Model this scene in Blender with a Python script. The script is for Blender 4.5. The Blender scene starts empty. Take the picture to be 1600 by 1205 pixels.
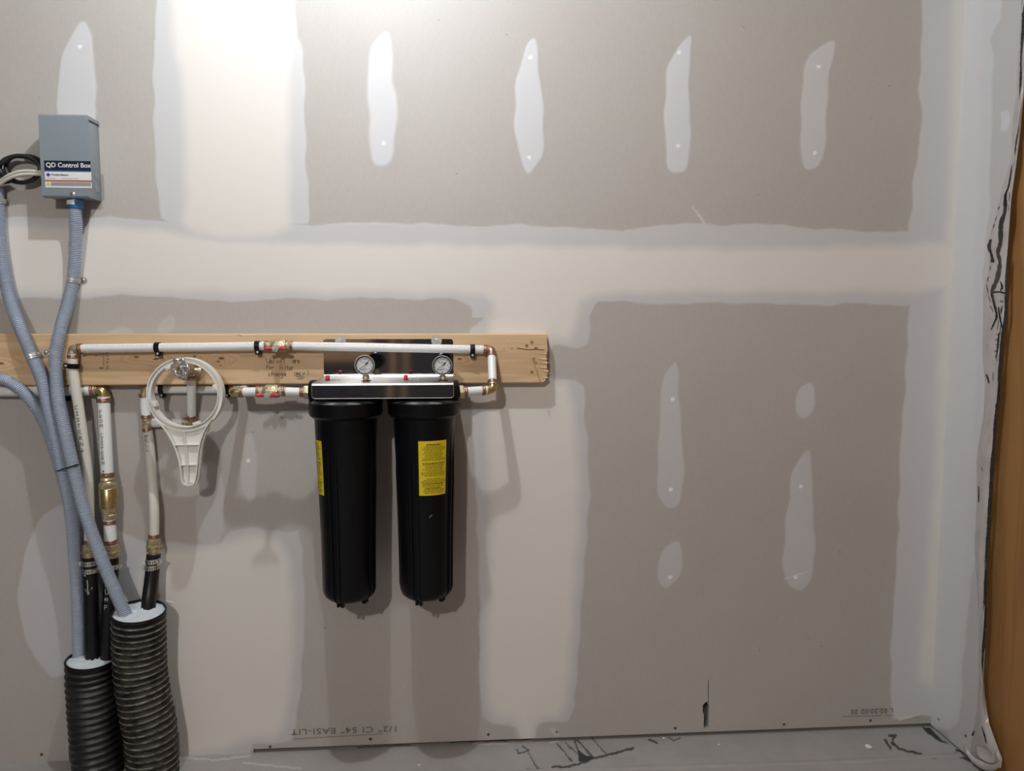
import bpy, bmesh, math, random
import numpy as np
from mathutils import Vector, Matrix
random.seed(7); np.random.seed(7)
SC = bpy.context.scene
COL = SC.collection
PI = math.pi

# ---------------------------------------------------------------- camera
F_PX, CAM_D, CAM_Z = 1156.0, 2.0, 1.1752
YAW, PITCH = math.radians(4.0), math.radians(-4.57)
cam_data = bpy.data.cameras.new('camera')
cam_data.sensor_width = 36.0
cam_data.sensor_fit = 'HORIZONTAL'
cam_data.lens = 36.0 * F_PX / 1600.0
cam_data.clip_start = 0.02
cam = bpy.data.objects.new('camera', cam_data)
COL.objects.link(cam)
cam.location = (0, -CAM_D, CAM_Z)
cam.rotation_euler = (PI / 2 + PITCH, 0, -YAW)
SC.camera = cam

# ---------------------------------------------------------------- world, lamps, exposure
world = bpy.data.worlds.new('world'); SC.world = world
world.use_nodes = True
world.node_tree.nodes['Background'].inputs[0].default_value = (0.0, 0.0, 0.0, 1)
world.node_tree.nodes['Background'].inputs[1].default_value = 1.0


def bulb_light(name, loc, power, color, radius):
    l = bpy.data.lights.new(name, 'POINT')
    l.energy = power; l.color = color; l.shadow_soft_size = radius
    o = bpy.data.objects.new(name, l); COL.objects.link(o); o.location = loc
    return o


LAMP_B = (-0.27, -0.76, 2.50)      # ceiling bulb close to the wall
LAMP_A = (-0.78, -3.75, 2.50)      # ceiling bulb behind the photographer
bulb_light('ceiling_lamp_near_offscreen', LAMP_B, 34, (0.92, 0.965, 1.0), 0.018)
bulb_light('ceiling_lamp_far_offscreen', LAMP_A, 104, (1.0, 0.95, 0.905), 0.04)

SC.view_settings.view_transform = 'Standard'
SC.view_settings.look = 'None'
SC.view_settings.exposure = 0.55
SC.view_settings.gamma = 1.0
SC.view_settings.use_curve_mapping = False

# ---------------------------------------------------------------- pixel -> place
_fw = np.array([math.sin(YAW) * math.cos(PITCH), math.cos(YAW) * math.cos(PITCH), math.sin(PITCH)])
_rt = np.array([math.cos(YAW), -math.sin(YAW), 0.0])
_up = np.cross(_rt, _fw)
_C = np.array([0, -CAM_D, CAM_Z])


def _ray(px, py):
    return _fw * F_PX + _rt * (px - 800.0) + _up * (602.5 - py)


def P(px, py, d=0.0):            # point at distance d in front of the back wall
    r = _ray(px, py); t = (CAM_D - d) / r[1]
    return Vector(_C + r * t)


def PX(px, py, x):               # point on a plane parallel to the right wall
    r = _ray(px, py); t = x / r[0]
    return Vector(_C + r * t)


def PF(px, py, z=0.0):           # point on the floor
    r = _ray(px, py); t = (z - CAM_Z) / r[2]
    return Vector(_C + r * t)


def to_px(pts):                  # world points (n,3) -> pixels (n,2)
    v = pts - _C
    z = v @ _fw
    return np.stack([800 + F_PX * (v @ _rt) / z, 602.5 - F_PX * (v @ _up) / z], 1)


def S(d):                        # metres per pixel at distance d from the wall
    return (CAM_D - d) / F_PX


# ---------------------------------------------------------------- object helpers
ORG = {}


def tag(o, label=None, cat=None, group=None, kind=None):
    if label: o['label'] = label
    if cat: o['category'] = cat
    if group: o['group'] = group
    if kind: o['kind'] = kind
    return o


def thing(name, loc, label=None, cat=None, group=None, kind=None):
    o = bpy.data.objects.new(name, None)
    o.empty_display_size = 0.02
    COL.objects.link(o); o.location = loc
    ORG[o] = Vector(loc)
    return tag(o, label, cat, group, kind)


def link_mesh(name, me, parent=None, origin=None):
    o = bpy.data.objects.new(name, me); COL.objects.link(o)
    if parent is not None:
        o.parent = parent; org = ORG[parent]
        me.transform(Matrix.Translation(-org)); ORG[o] = org
    else:
        if origin is None:
            c = [v.co for v in me.vertices]
            origin = Vector(((min(p.x for p in c) + max(p.x for p in c)) / 2,
                             (min(p.y for p in c) + max(p.y for p in c)) / 2, min(p.z for p in c)))
        me.transform(Matrix.Translation(-Vector(origin)))
        o.location = origin; ORG[o] = Vector(origin)
    return o


def catmull(pts, step=0.006):
    pts = [Vector(p) for p in pts]
    q = [2 * pts[0] - pts[1]] + pts + [2 * pts[-1] - pts[-2]]
    out = []
    for i in range(1, len(q) - 2):
        a, b, c, d = q[i - 1], q[i], q[i + 1], q[i + 2]
        n = max(2, int((c - b).length / step))
        for k in range(n):
            t = k / n
            out.append(0.5 * ((2 * b) + (c - a) * t + (2 * a - 5 * b + 4 * c - d) * t * t + (3 * b - a - 3 * c + d) * t ** 3))
    out.append(pts[-1])
    return out


def resample(path, step):
    L = [0.0]
    for a, b in zip(path, path[1:]): L.append(L[-1] + (b - a).length)
    n = max(1, int(round(L[-1] / step))); res = []; j = 0
    for k in range(n + 1):
        s = L[-1] * k / n
        while j < len(path) - 2 and L[j + 1] < s: j += 1
        seg = L[j + 1] - L[j]
        res.append(path[j].lerp(path[j + 1], (s - L[j]) / seg if seg > 1e-9 else 0))
    return res


def frames(path):
    n = len(path); T = []
    for i in range(n):
        a = path[max(0, i - 1)]; b = path[min(n - 1, i + 1)]
        T.append((b - a).normalized())
    ref = Vector((0, -1, 0)) if abs(T[0].y) < 0.9 else Vector((0, 0, 1))
    N = [(ref - T[0] * ref.dot(T[0])).normalized()]
    for i in range(1, n):
        v = N[-1] - T[i] * N[-1].dot(T[i])
        N.append(v.normalized())
    B = [T[i].cross(N[i]) for i in range(n)]
    return T, N, B


class MB:
    def __init__(self): self.v = []; self.f = []; self.m = []

    def add(self, vs, fs, mi=0):
        o = len(self.v); self.v += [tuple(p) for p in vs]
        for f in fs: self.f.append(tuple(o + i for i in f)); self.m.append(mi)
        return self

    def tube(self, path, r, n=16, cap=True, mi=None):
        path = [Vector(p) for p in path]
        T, N, B = frames(path)
        rr = r if isinstance(r, (list, tuple)) else [r] * len(path)
        vs = []; fs = []
        for p, a, b, q in zip(path, N, B, rr):
            for k in range(n):
                t = 2 * PI * k / n
                vs.append(p + (a * math.cos(t) + b * math.sin(t)) * q)
        o = len(self.v); self.v += [tuple(p) for p in vs]
        for i in range(len(path) - 1):
            for k in range(n):
                k2 = (k + 1) % n
                self.f.append((o + i * n + k, o + i * n + k2, o + (i + 1) * n + k2, o + (i + 1) * n + k))
                self.m.append(mi[i] if mi else 0)
        if cap:
            self.f.append(tuple(o + k for k in reversed(range(n)))); self.m.append(mi[0] if mi else 0)
            e = o + (len(path) - 1) * n
            self.f.append(tuple(e + k for k in range(n))); self.m.append(mi[-1] if mi else 0)
        return self

    def lathe(self, a, axis, prof, n=24, mi=0, caps=(True, True)):   # prof: (distance along axis, radius)
        a = Vector(a); ax = Vector(axis).normalized()
        ref = Vector((0, 0, 1)) if abs(ax.z) < 0.9 else Vector((0, -1, 0))
        u = (ref - ax * ref.dot(ax)).normalized(); w = ax.cross(u)
        vs = []; fs = []
        for s, r in prof:
            for k in range(n):
                t = 2 * PI * (k + 0.5) / n
                vs.append(a + ax * s + (u * math.cos(t) + w * math.sin(t)) * r)
        for i in range(len(prof) - 1):
            for k in range(n):
                k2 = (k + 1) % n
                fs.append((i * n + k, i * n + k2, (i + 1) * n + k2, (i + 1) * n + k))
        if caps[0] and prof[0][1] > 1e-6: fs.append(tuple(reversed(range(n))))
        if caps[1] and prof[-1][1] > 1e-6:
            e = (len(prof) - 1) * n; fs.append(tuple(e + k for k in range(n)))
        return self.add(vs, fs, mi)

    def box(self, c, size, rot=None, bevel=0.0, mi=0):
        bm = bmesh.new(); bmesh.ops.create_cube(bm, size=1.0)
        for v in bm.verts: v.co = Vector((v.co.x * size[0], v.co.y * size[1], v.co.z * size[2]))
        if bevel > 0:
            bmesh.ops.bevel(bm, geom=bm.edges[:], offset=bevel, segments=2, profile=0.5, affect='EDGES')
        M = Matrix.Translation(Vector(c)) @ (rot.to_4x4() if rot is not None else Matrix.Identity(4))
        bm.verts.index_update()
        self.add([M @ v.co for v in bm.verts], [[v.index for v in f.verts] for f in bm.faces], mi)
        bm.free(); return self

    def prism(self, poly, depth):     # poly: list of Vectors (planar), extruded along depth vector
        n = len(poly); dv = Vector(depth)
        vs = [Vector(p) for p in poly] + [Vector(p) + dv for p in poly]
        fs = [tuple(range(n)), tuple(reversed(range(n, 2 * n)))]
        for k in range(n):
            k2 = (k + 1) % n; fs.append((k, n + k, n + k2, k2))
        return self.add(vs, fs)

    def ribbon(self, pts, width, fn):  # 2-D polyline drawn as a band through fn(u,v)->3-D
        pts = [Vector((p[0], p[1])) for p in pts]
        if len(pts) < 2: return self
        L = []
        for i in range(len(pts)):
            t = pts[min(i + 1, len(pts) - 1)] - pts[max(i - 1, 0)]
            t = t.normalized() if t.length > 0 else Vector((1, 0))
            nrm = Vector((-t.y, t.x)) * width / 2
            e = t * (width * 0.35)
            p = pts[i] - e if i == 0 else (pts[i] + e if i == len(pts) - 1 else pts[i])
            L += [fn(*(p + nrm)), fn(*(p - nrm))]
        return self.add(L, [(2 * i, 2 * i + 1, 2 * i + 3, 2 * i + 2) for i in range(len(pts) - 1)])

    def build(self, name, mats, parent=None, origin=None, angle=40, recalc=True):
        me = bpy.data.meshes.new(name)
        me.from_pydata([tuple(p) for p in self.v], [], self.f)
        if not isinstance(mats, (list, tuple)): mats = [mats]
        for m in mats: me.materials.append(m)
        if len(mats) > 1: me.polygons.foreach_set('material_index', self.m)
        if recalc:
            bm = bmesh.new(); bm.from_mesh(me)
            bmesh.ops.recalc_face_normals(bm, faces=bm.faces); bm.to_mesh(me); bm.free()
        me.polygons.foreach_set('use_smooth', [True] * len(me.polygons))
        me.update()
        me.set_sharp_from_angle(angle=math.radians(angle))
        return link_mesh(name, me, parent, origin)


# ---------------------------------------------------------------- materials
MAT = {}


def nodes(name):
    m = bpy.data.materials.new(name); m.use_nodes = True
    nt = m.node_tree; b = nt.nodes['Principled BSDF']
    MAT[name] = m
    return m, nt, b


def N(nt, t, **kw):
    n = nt.nodes.new(t)
    for k, v in kw.items():
        if k.startswith('i_'):
            key = k[2:]; key = int(key) if key.isdigit() else key.replace('_', ' ')
            n.inputs[key].default_value = v
        else: setattr(n, k, v)
    return n


def simple(name, col, rough=0.5, metal=0.0, spec=0.5, noise=0.0, nscale=60, bump=0.0, bscale=200, coat=0.0, dirt=None):
    m, nt, b = nodes(name)
    b.inputs['Base Color'].default_value = (*col, 1)
    b.inputs['Roughness'].default_value = rough
    b.inputs['Metallic'].default_value = metal
    b.inputs['Specular IOR Level'].default_value = spec
    b.inputs['Coat Weight'].default_value = coat
    tc = None
    if noise or bump or dirt: tc = N(nt, 'ShaderNodeTexCoord')
    if noise or dirt:
        tx = N(nt, 'ShaderNodeTexNoise', i_Scale=nscale, i_Detail=5.0)
        nt.links.new(tc.outputs['Object'], tx.inputs['Vector'])
        mx = N(nt, 'ShaderNodeMix', data_type='RGBA')
        mr = N(nt, 'ShaderNodeMapRange'); mr.inputs[1].default_value = 0.35; mr.inputs[2].default_value = 0.7
        nt.links.new(tx.outputs['Fac'], mr.inputs[0])
        if not dirt: mr.inputs[4].default_value = 1.0
        nt.links.new(mr.outputs[0], mx.inputs[0])
        mx.inputs[6].default_value = (*col, 1)
        d = dirt if dirt else tuple(c * (1 - noise) for c in col)
        mx.inputs[7].default_value = (*d, 1)
        nt.links.new(mx.outputs[2], b.inputs['Base Color'])
    if bump:
        tb = N(nt, 'ShaderNodeTexNoise', i_Scale=bscale, i_Detail=3.0)
        nt.links.new(tc.outputs['Object'], tb.inputs['Vector'])
        bp = N(nt, 'ShaderNodeBump', i_Strength=bump, i_Distance=0.002)
        nt.links.new(tb.outputs['Fac'], bp.inputs['Height'])
        nt.links.new(bp.outputs['Normal'], b.inputs['Normal'])
    return m


def wall_material():
    m, nt, b = nodes('drywall_and_joint_compound')
    tc = N(nt, 'ShaderNodeTexCoord')
    at = N(nt, 'ShaderNodeAttribute', attribute_name='mud')
    sp = N(nt, 'ShaderNodeSeparateColor')
    nt.links.new(at.outputs['Color'], sp.inputs[0])
    big = N(nt, 'ShaderNodeTexNoise', i_Scale=2.2, i_Detail=4.0)
    fine = N(nt, 'ShaderNodeTexNoise', i_Scale=260.0, i_Detail=4.0)
    mp = N(nt, 'ShaderNodeMapping'); mp.inputs['Scale'].default_value = (1, 1, 0.35)
    nt.links.new(tc.outputs['Object'], mp.inputs[0])
    for t in (big,): nt.links.new(tc.outputs['Object'], t.inputs['Vector'])
    nt.links.new(mp.outputs[0], fine.inputs['Vector'])
    # grey paper, faint fibre and blotches
    pa = N(nt, 'ShaderNodeMix', data_type='RGBA')
    pa.inputs[6].default_value = (0.415, 0.384, 0.359, 1); pa.inputs[7].default_value = (0.475, 0.448, 0.425, 1)
    ad = N(nt, 'ShaderNodeMath', operation='ADD')
    nt.links.new(big.outputs['Fac'], ad.inputs[0])
    sc = N(nt, 'ShaderNodeMath', operation='MULTIPLY_ADD'); sc.inputs[1].default_value = 0.9; sc.inputs[2].default_value = -0.45
    nt.links.new(fine.outputs['Fac'], sc.inputs[0]); nt.links.new(sc.outputs[0], ad.inputs[1])
    nt.links.new(ad.outputs[0], pa.inputs[0])
    # dark specks
    vo = N(nt, 'ShaderNodeTexVoronoi', i_Scale=22.0)
    nt.links.new(tc.outputs['Object'], vo.inputs['Vector'])
    lt = N(nt, 'ShaderNodeMath', operation='LESS_THAN'); lt.inputs[1].default_value = 0.036
    nt.links.new(vo.outputs['Distance'], lt.inputs[0])
    vc = N(nt, 'ShaderNodeSeparateColor'); nt.links.new(vo.outputs['Color'], vc.inputs[0])
    gt = N(nt, 'ShaderNodeMath', operation='GREATER_THAN'); gt.inputs[1].default_value = 0.72
    nt.links.new(vc.outputs[0], gt.inputs[0])
    mu = N(nt, 'ShaderNodeMath', operation='MULTIPLY')
    nt.links.new(lt.outputs[0], mu.inputs[0]); nt.links.new(gt.outputs[0], mu.inputs[1])
    ms = N(nt, 'ShaderNodeMix', data_type='RGBA'); ms.inputs[7].default_value = (0.10, 0.09, 0.08, 1)
    nt.links.new(mu.outputs[0], ms.inputs[0]); nt.links.new(pa.outputs[2], ms.inputs[6])
    # thin bluish skim then cream compound
    m1 = N(nt, 'ShaderNodeMix', data_type='RGBA'); m1.inputs[7].default_value = (0.60, 0.602, 0.618, 1)
    nt.links.new(sp.outputs[1], m1.inputs[0]); nt.links.new(ms.outputs[2], m1.inputs[6])
    cr = N(nt, 'ShaderNodeMix', data_type='RGBA')
    cr.inputs[6].default_value = (0.71, 0.672, 0.63, 1); cr.inputs[7].default_value = (0.75, 0.72, 0.685, 1)
    nt.links.new(big.outputs['Fac'], cr.inputs[0])
    m2 = N(nt, 'ShaderNodeMix', data_type='RGBA')
    nt.links.new(sp.outputs[0], m2.inputs[0]); nt.links.new(m1.outputs[2], m2.inputs[6]); nt.links.new(cr.outputs[2], m2.inputs[7])
    m3 = N(nt, 'ShaderNodeMix', data_type='RGBA'); m3.inputs[7].default_value = (0.86, 0.86, 0.88, 1)
    nt.links.new(sp.outputs[2], m3.inputs[0]); nt.links.new(m2.outputs[2], m3.inputs[6])
    nt.links.new(m3.outputs[2], b.inputs['Base Color'])
    b.inputs['Roughness'].default_value = 0.52
    b.inputs['Specular IOR Level'].default_value = 0.5
    bp = N(nt, 'ShaderNodeBump', i_Strength=0.12, i_Distance=0.001)
    nt.links.new(fine.outputs['Fac'], bp.inputs['Height'])
    nt.links.new(bp.outputs['Normal'], b.inputs['Normal'])
    return m


def floor_material():
    m, nt, b = nodes('grey_coated_concrete')
    tc = N(nt, 'ShaderNodeTexCoord')
    at = N(nt, 'ShaderNodeAttribute', attribute_name='mark')
    sp = N(nt, 'ShaderNodeSeparateColor'); nt.links.new(at.outputs['Color'], sp.inputs[0])
    n1 = N(nt, 'ShaderNodeTexNoise', i_Scale=9.0, i_Detail=7.0, i_Roughness=0.65)
    nt.links.new(tc.outputs['Object'], n1.inputs['Vector'])
    c = N(nt, 'ShaderNodeMix', data_type='RGBA')
    c.inputs[6].default_value = (0.28, 0.268, 0.26, 1); c.inputs[7].default_value = (0.43, 0.415, 0.40, 1)
    nt.links.new(n1.outputs['Fac'], c.inputs[0])
    d1 = N(nt, 'ShaderNodeMix', data_type='RGBA'); d1.inputs[7].default_value = (0.62, 0.60, 0.57, 1)
    nt.links.new(sp.outputs[1], d1.inputs[0]); nt.links.new(c.outputs[2], d1.inputs[6])
    d2 = N(nt, 'ShaderNodeMix', data_type='RGBA'); d2.inputs[7].default_value = (0.03, 0.032, 0.036, 1)
    nt.links.new(sp.outputs[0], d2.inputs[0]); nt.links.new(d1.outputs[2], d2.inputs[6])
    nt.links.new(d2.outputs[2], b.inputs['Base Color'])
    b.inputs['Roughness'].default_value = 0.5
    n2 = N(nt, 'ShaderNodeTexNoise', i_Scale=40.0, i_Detail=5.0)
    nt.links.new(tc.outputs['Object'], n2.inputs['Vector'])
    bp = N(nt, 'ShaderNodeBump', i_Strength=0.3, i_Distance=0.004)
    nt.links.new(n2.outputs['Fac'], bp.inputs['Height']); nt.links.new(bp.outputs['Normal'], b.inputs['Normal'])
    return m


def wood_material(name, light, dark, knots, axis, knot_col, rough=0.6, gscale=14.0):
    """axis: 0 grain along x, 2 grain along z; knots = (pos, radius) in object space"""
    m, nt, b = nodes(name)
    tc = N(nt, 'ShaderNodeTexCoord')
    mp = N(nt, 'ShaderNodeMapping')
    s = [1.0, 1.0, 1.0]; s[axis] = 0.06
    mp.inputs['Scale'].default_value = s
    nt.links.new(tc.outputs['Object'], mp.inputs[0])
    # knots bend the grain: accumulate falloff
    acc = None; core = None
    for (kp, kr) in knots:
        vm = N(nt, 'ShaderNodeVectorMath', operation='SUBTRACT'); vm.inputs[1].default_value = kp
        nt.links.new(tc.outputs['Object'], vm.inputs[0])
        vs = N(nt, 'ShaderNodeVectorMath', operation='MULTIPLY')
        k = [1.0, 0.0, 1.0] if axis == 0 else [0.0, 1.0, 1.0]
        k[axis] = 0.45; vs.inputs[1].default_value = k
        nt.links.new(vm.outputs[0], vs.inputs[0])
        ln = N(nt, 'ShaderNodeVectorMath', operation='LENGTH'); nt.links.new(vs.outputs[0], ln.inputs[0])
        mr = N(nt, 'ShaderNodeMapRange', interpolation_type='SMOOTHSTEP')
        mr.inputs[1].default_value = kr * 6; mr.inputs[2].default_value = 0.0
        nt.links.new(ln.outputs['Value'], mr.inputs[0])
        mc = N(nt, 'ShaderNodeMapRange', interpolation_type='SMOOTHSTEP')
        mc.inputs[1].default_value = kr * 1.0; mc.inputs[2].default_value = kr * 0.45
        nt.links.new(ln.outputs['Value'], mc.inputs[0])
        if acc is None: acc, core = mr.outputs[0], mc.outputs[0]
        else:
            a = N(nt, 'ShaderNodeMath', operation='ADD'); nt.links.new(acc, a.inputs[0]); nt.links.new(mr.outputs[0], a.inputs[1]); acc = a.outputs[0]
            a = N(nt, 'ShaderNodeMath', operation='MAXIMUM'); nt.links.new(core, a.inputs[0]); nt.links.new(mc.outputs[0], a.inputs[1]); core = a.outputs[0]
    n1 = N(nt, 'ShaderNodeTexNoise', i_Scale=gscale, i_Detail=3.0, i_Distortion=0.4)
    nt.links.new(mp.outputs[0], n1.inputs['Vector'])
    ma = N(nt, 'ShaderNodeMath', operation='MULTIPLY_ADD'); ma.inputs[1].default_value = 0.35
    if acc is not None: nt.links.new(acc, ma.inputs[0])
    else: ma.inputs[0].default_value = 0
    nt.links.new(n1.outputs['Fac'], ma.inputs[2])
    mu = N(nt, 'ShaderNodeMath', operation='MULTIPLY'); mu.inputs[1].default_value = 34.0
    nt.links.new(ma.outputs[0], mu.inputs[0])
    si = N(nt, 'ShaderNodeMath', operation='SINE'); nt.links.new(mu.outputs[0], si.inputs[0])
    rg = N(nt, 'ShaderNodeMapRange'); rg.inputs[1].default_value = -0.4; rg.inputs[2].default_value = 1.0
    rg.inputs[3].default_value = 0.0; rg.inputs[4].default_value = 0.75
    nt.links.new(si.outputs[0], rg.inputs[0])
    n2 = N(nt, 'ShaderNodeTexNoise', i_Scale=120.0, i_Detail=4.0); nt.links.new(mp.outputs[0], n2.inputs['Vector'])
    ov = N(nt, 'ShaderNodeMath', operation='MULTIPLY'); nt.links.new(rg.outputs[0], ov.inputs[0]); nt.links.new(n2.outputs['Fac'], ov.inputs[1])
    mx = N(nt, 'ShaderNodeMix', data_type='RGBA'); mx.inputs[6].default_value = (*light, 1); mx.inputs[7].default_value = (*dark, 1)
    nt.links.new(ov.outputs[0], mx.inputs[0])
    out = mx.outputs[2]
    if core is not None:
        k = N(nt, 'ShaderNodeMix', data_type='RGBA'); k.inputs[7].default_value = (*knot_col, 1)
        nt.links.new(core, k.inputs[0]); nt.links.new(out, k.inputs[6]); out = k.outputs[2]
    nt.links.new(out, b.inputs['Base Color'])
    b.inputs['Roughness'].default_value = rough
    b.inputs['Specular IOR Level'].default_value = 0.3
    bp = N(nt, 'ShaderNodeBump', i_Strength=0.15, i_Distance=0.001)
    nt.links.new(n2.outputs['Fac'], bp.inputs['Height']); nt.links.new(bp.outputs['Normal'], b.inputs['Normal'])
    return m


wall_material(); floor_material()
simple('wall_backing', (0.24, 0.20, 0.16), 0.9, noise=0.3, nscale=12)
simple('room_dark', (0.05, 0.05, 0.055), 0.9)
simple('room_ceiling', (0.30, 0.29, 0.27), 0.9)
simple('stud_wood', (0.45, 0.30, 0.18), 0.7, noise=0.3, nscale=8)
simple('pex', (0.80, 0.815, 0.82), 0.32, spec=0.5)
simple('pex_aged', (0.70, 0.68, 0.62), 0.4, spec=0.5)
simple('pex_print', (0.50, 0.50, 0.52), 0.6)
simple('copper', (0.50, 0.29, 0.215), 0.34, 0.85, noise=0.45, nscale=120)
simple('brass', (0.66, 0.53, 0.27), 0.3, 0.95, noise=0.35, nscale=90, bump=0.15)
simple('brass_cast', (0.66, 0.56, 0.37), 0.40, 0.75, noise=0.45, nscale=110, bump=0.4)
simple('galvanised', (0.60, 0.585, 0.55), 0.38, 0.6, noise=0.25, nscale=90)
simple('chrome', (0.70, 0.68, 0.66), 0.2, 0.85)
simple('stainless', (0.50, 0.50, 0.51), 0.06, 1.0)
simple('stainless_dusty', (0.62, 0.61, 0.60), 0.30, 1.0)
simple('screw_steel', (0.42, 0.36, 0.26), 0.35, 0.9)
simple('dark_screw', (0.03, 0.028, 0.026), 0.5, 0.5)
simple('rust_screw', (0.20, 0.12, 0.06), 0.5, 0.7)
simple('red_grip', (0.50, 0.05, 0.065), 0.4)
simple('red_plastic', (0.55, 0.02, 0.045), 0.35)
simple('black_plastic', (0.005, 0.0055, 0.007), 0.28, spec=0.3)
simple('housing_black', (0.0035, 0.004, 0.0055), 0.33, spec=0.22)
simple('cap_top', (0.02, 0.022, 0.025), 0.36, spec=0.5, dirt=(0.30, 0.31, 0.32), nscale=40)
simple('poly_black', (0.010, 0.010, 0.012), 0.38, spec=0.4, noise=0.5, nscale=30)
simple('rubber_black', (0.012, 0.013, 0.016), 0.45)
simple('chalk', (0.55, 0.54, 0.52), 0.8)
simple('wire_white', (0.62, 0.60, 0.53), 0.4)
simple('conduit_rib', (0.41, 0.47, 0.575), 0.45)
simple('blue_plastic', (0.03, 0.12, 0.30), 0.35)
simple('box_paint', (0.235, 0.275, 0.31), 0.22, spec=0.6, bump=0.22, bscale=300)
simple('print_navy', (0.012, 0.018, 0.035), 0.25)
simple('print_blue', (0.03, 0.07, 0.22), 0.4)
simple('print_white', (0.74, 0.75, 0.77), 0.35)
simple('print_red', (0.42, 0.09, 0.05), 0.4)
simple('print_yellow', (0.66, 0.55, 0.04), 0.4)
simple('print_black', (0.015, 0.015, 0.015), 0.6)
simple('print_grey', (0.30, 0.27, 0.27), 0.6)
simple('lettering_blue', (0.004, 0.010, 0.028), 0.3)
simple('label_yellow', (0.72, 0.56, 0.012), 0.4)
simple('marker_ink', (0.012, 0.012, 0.014), 0.55)
simple('stamp_ink', (0.07, 0.045, 0.03), 0.8)
simple('wall_print_ink', (0.17, 0.155, 0.15), 0.9)
simple('wrench_white', (0.78, 0.77, 0.73), 0.42, spec=0.4)
simple('dial_white', (0.62, 0.63, 0.64), 0.35)
simple('foam_white', (0.66, 0.72, 0.76), 0.7, bump=0.5, bscale=120)
simple('sheet_plastic', (0.50, 0.46, 0.45), 0.28, spec=0.5, noise=0.18, nscale=25)
simple('sealant_black', (0.012, 0.011, 0.011), 0.35)
simple('plaster_crumb', (0.75, 0.74, 0.72), 0.8)
simple('splinter', (0.72, 0.56, 0.36), 0.8)
simple('corrugated_dust', (0.020, 0.019, 0.018), 0.6, dirt=(0.26, 0.235, 0.19), nscale=60, bump=0.8, bscale=60)
simple('corrugated_grime', (0.006, 0.006, 0.007), 0.55, spec=0.3, dirt=(0.055, 0.049, 0.038), nscale=38, bump=0.6, bscale=70)
simple('corrugated_scuffed', (0.012, 0.012, 0.013), 0.42, dirt=(0.035, 0.034, 0.032), nscale=30, bump=0.3, bscale=90)
simple('corrugated_clean', (0.006, 0.006, 0.007), 0.45, spec=0.3, bump=0.3, bscale=90)
mg, ntg, bg = nodes('gauge_glass')
bg.inputs['Transmission Weight'].default_value = 1.0; bg.inputs['Roughness'].default_value = 0.02; bg.inputs['IOR'].default_value = 1.1
bg.inputs['Base Color'].default_value = (1, 1, 1, 1)

# ---------------------------------------------------------------- masks (where compound and marks lie)


def poly_sd(pts, poly):
    """signed distance, positive inside; pts (n,2)"""
    poly = np.array(poly, float); n = len(poly)
    d = np.full(len(pts), 1e9); ins = np.zeros(len(pts), bool)
    for i in range(n):
        a = poly[i]; b = poly[(i + 1) % n]; e = b - a; w = pts - a
        t = np.clip((w @ e) / (e @ e + 1e-9), 0, 1)
        q = w - t[:, None] * e
        d = np.minimum(d, np.hypot(q[:, 0], q[:, 1]))
        c = ((a[1] > pts[:, 1]) != (b[1] > pts[:, 1]))
        xx = a[0] + (pts[:, 1] - a[1]) * (b[0] - a[0]) / ((b[1] - a[1]) if abs(b[1] - a[1]) > 1e-9 else 1e-9)
        ins ^= c & (pts[:, 0] < xx)
    return np.where(ins, d, -d)


def line_d(pts, line):
    line = np.array(line, float); d = np.full(len(pts), 1e9)
    for a, b in zip(line, line[1:]):
        e = b - a; w = pts - a; t = np.clip((w @ e) / (e @ e + 1e-9), 0, 1)
        q = w - t[:, None] * e; d = np.minimum(d, np.hypot(q[:, 0], q[:, 1]))
    return d


def wob(p, amp, f, seed):
    r = np.random.RandomState(seed); o = np.zeros(len(p))
    for k in range(5):
        a = r.uniform(0, 2 * PI); ff = f * (1.0 + 0.8 * k)
        o += np.sin((p[:, 0] * math.cos(a) + p[:, 1] * math.sin(a)) * ff + r.uniform(0, 6)) / (1 + 0.5 * k)
    return o * amp / 2


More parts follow.
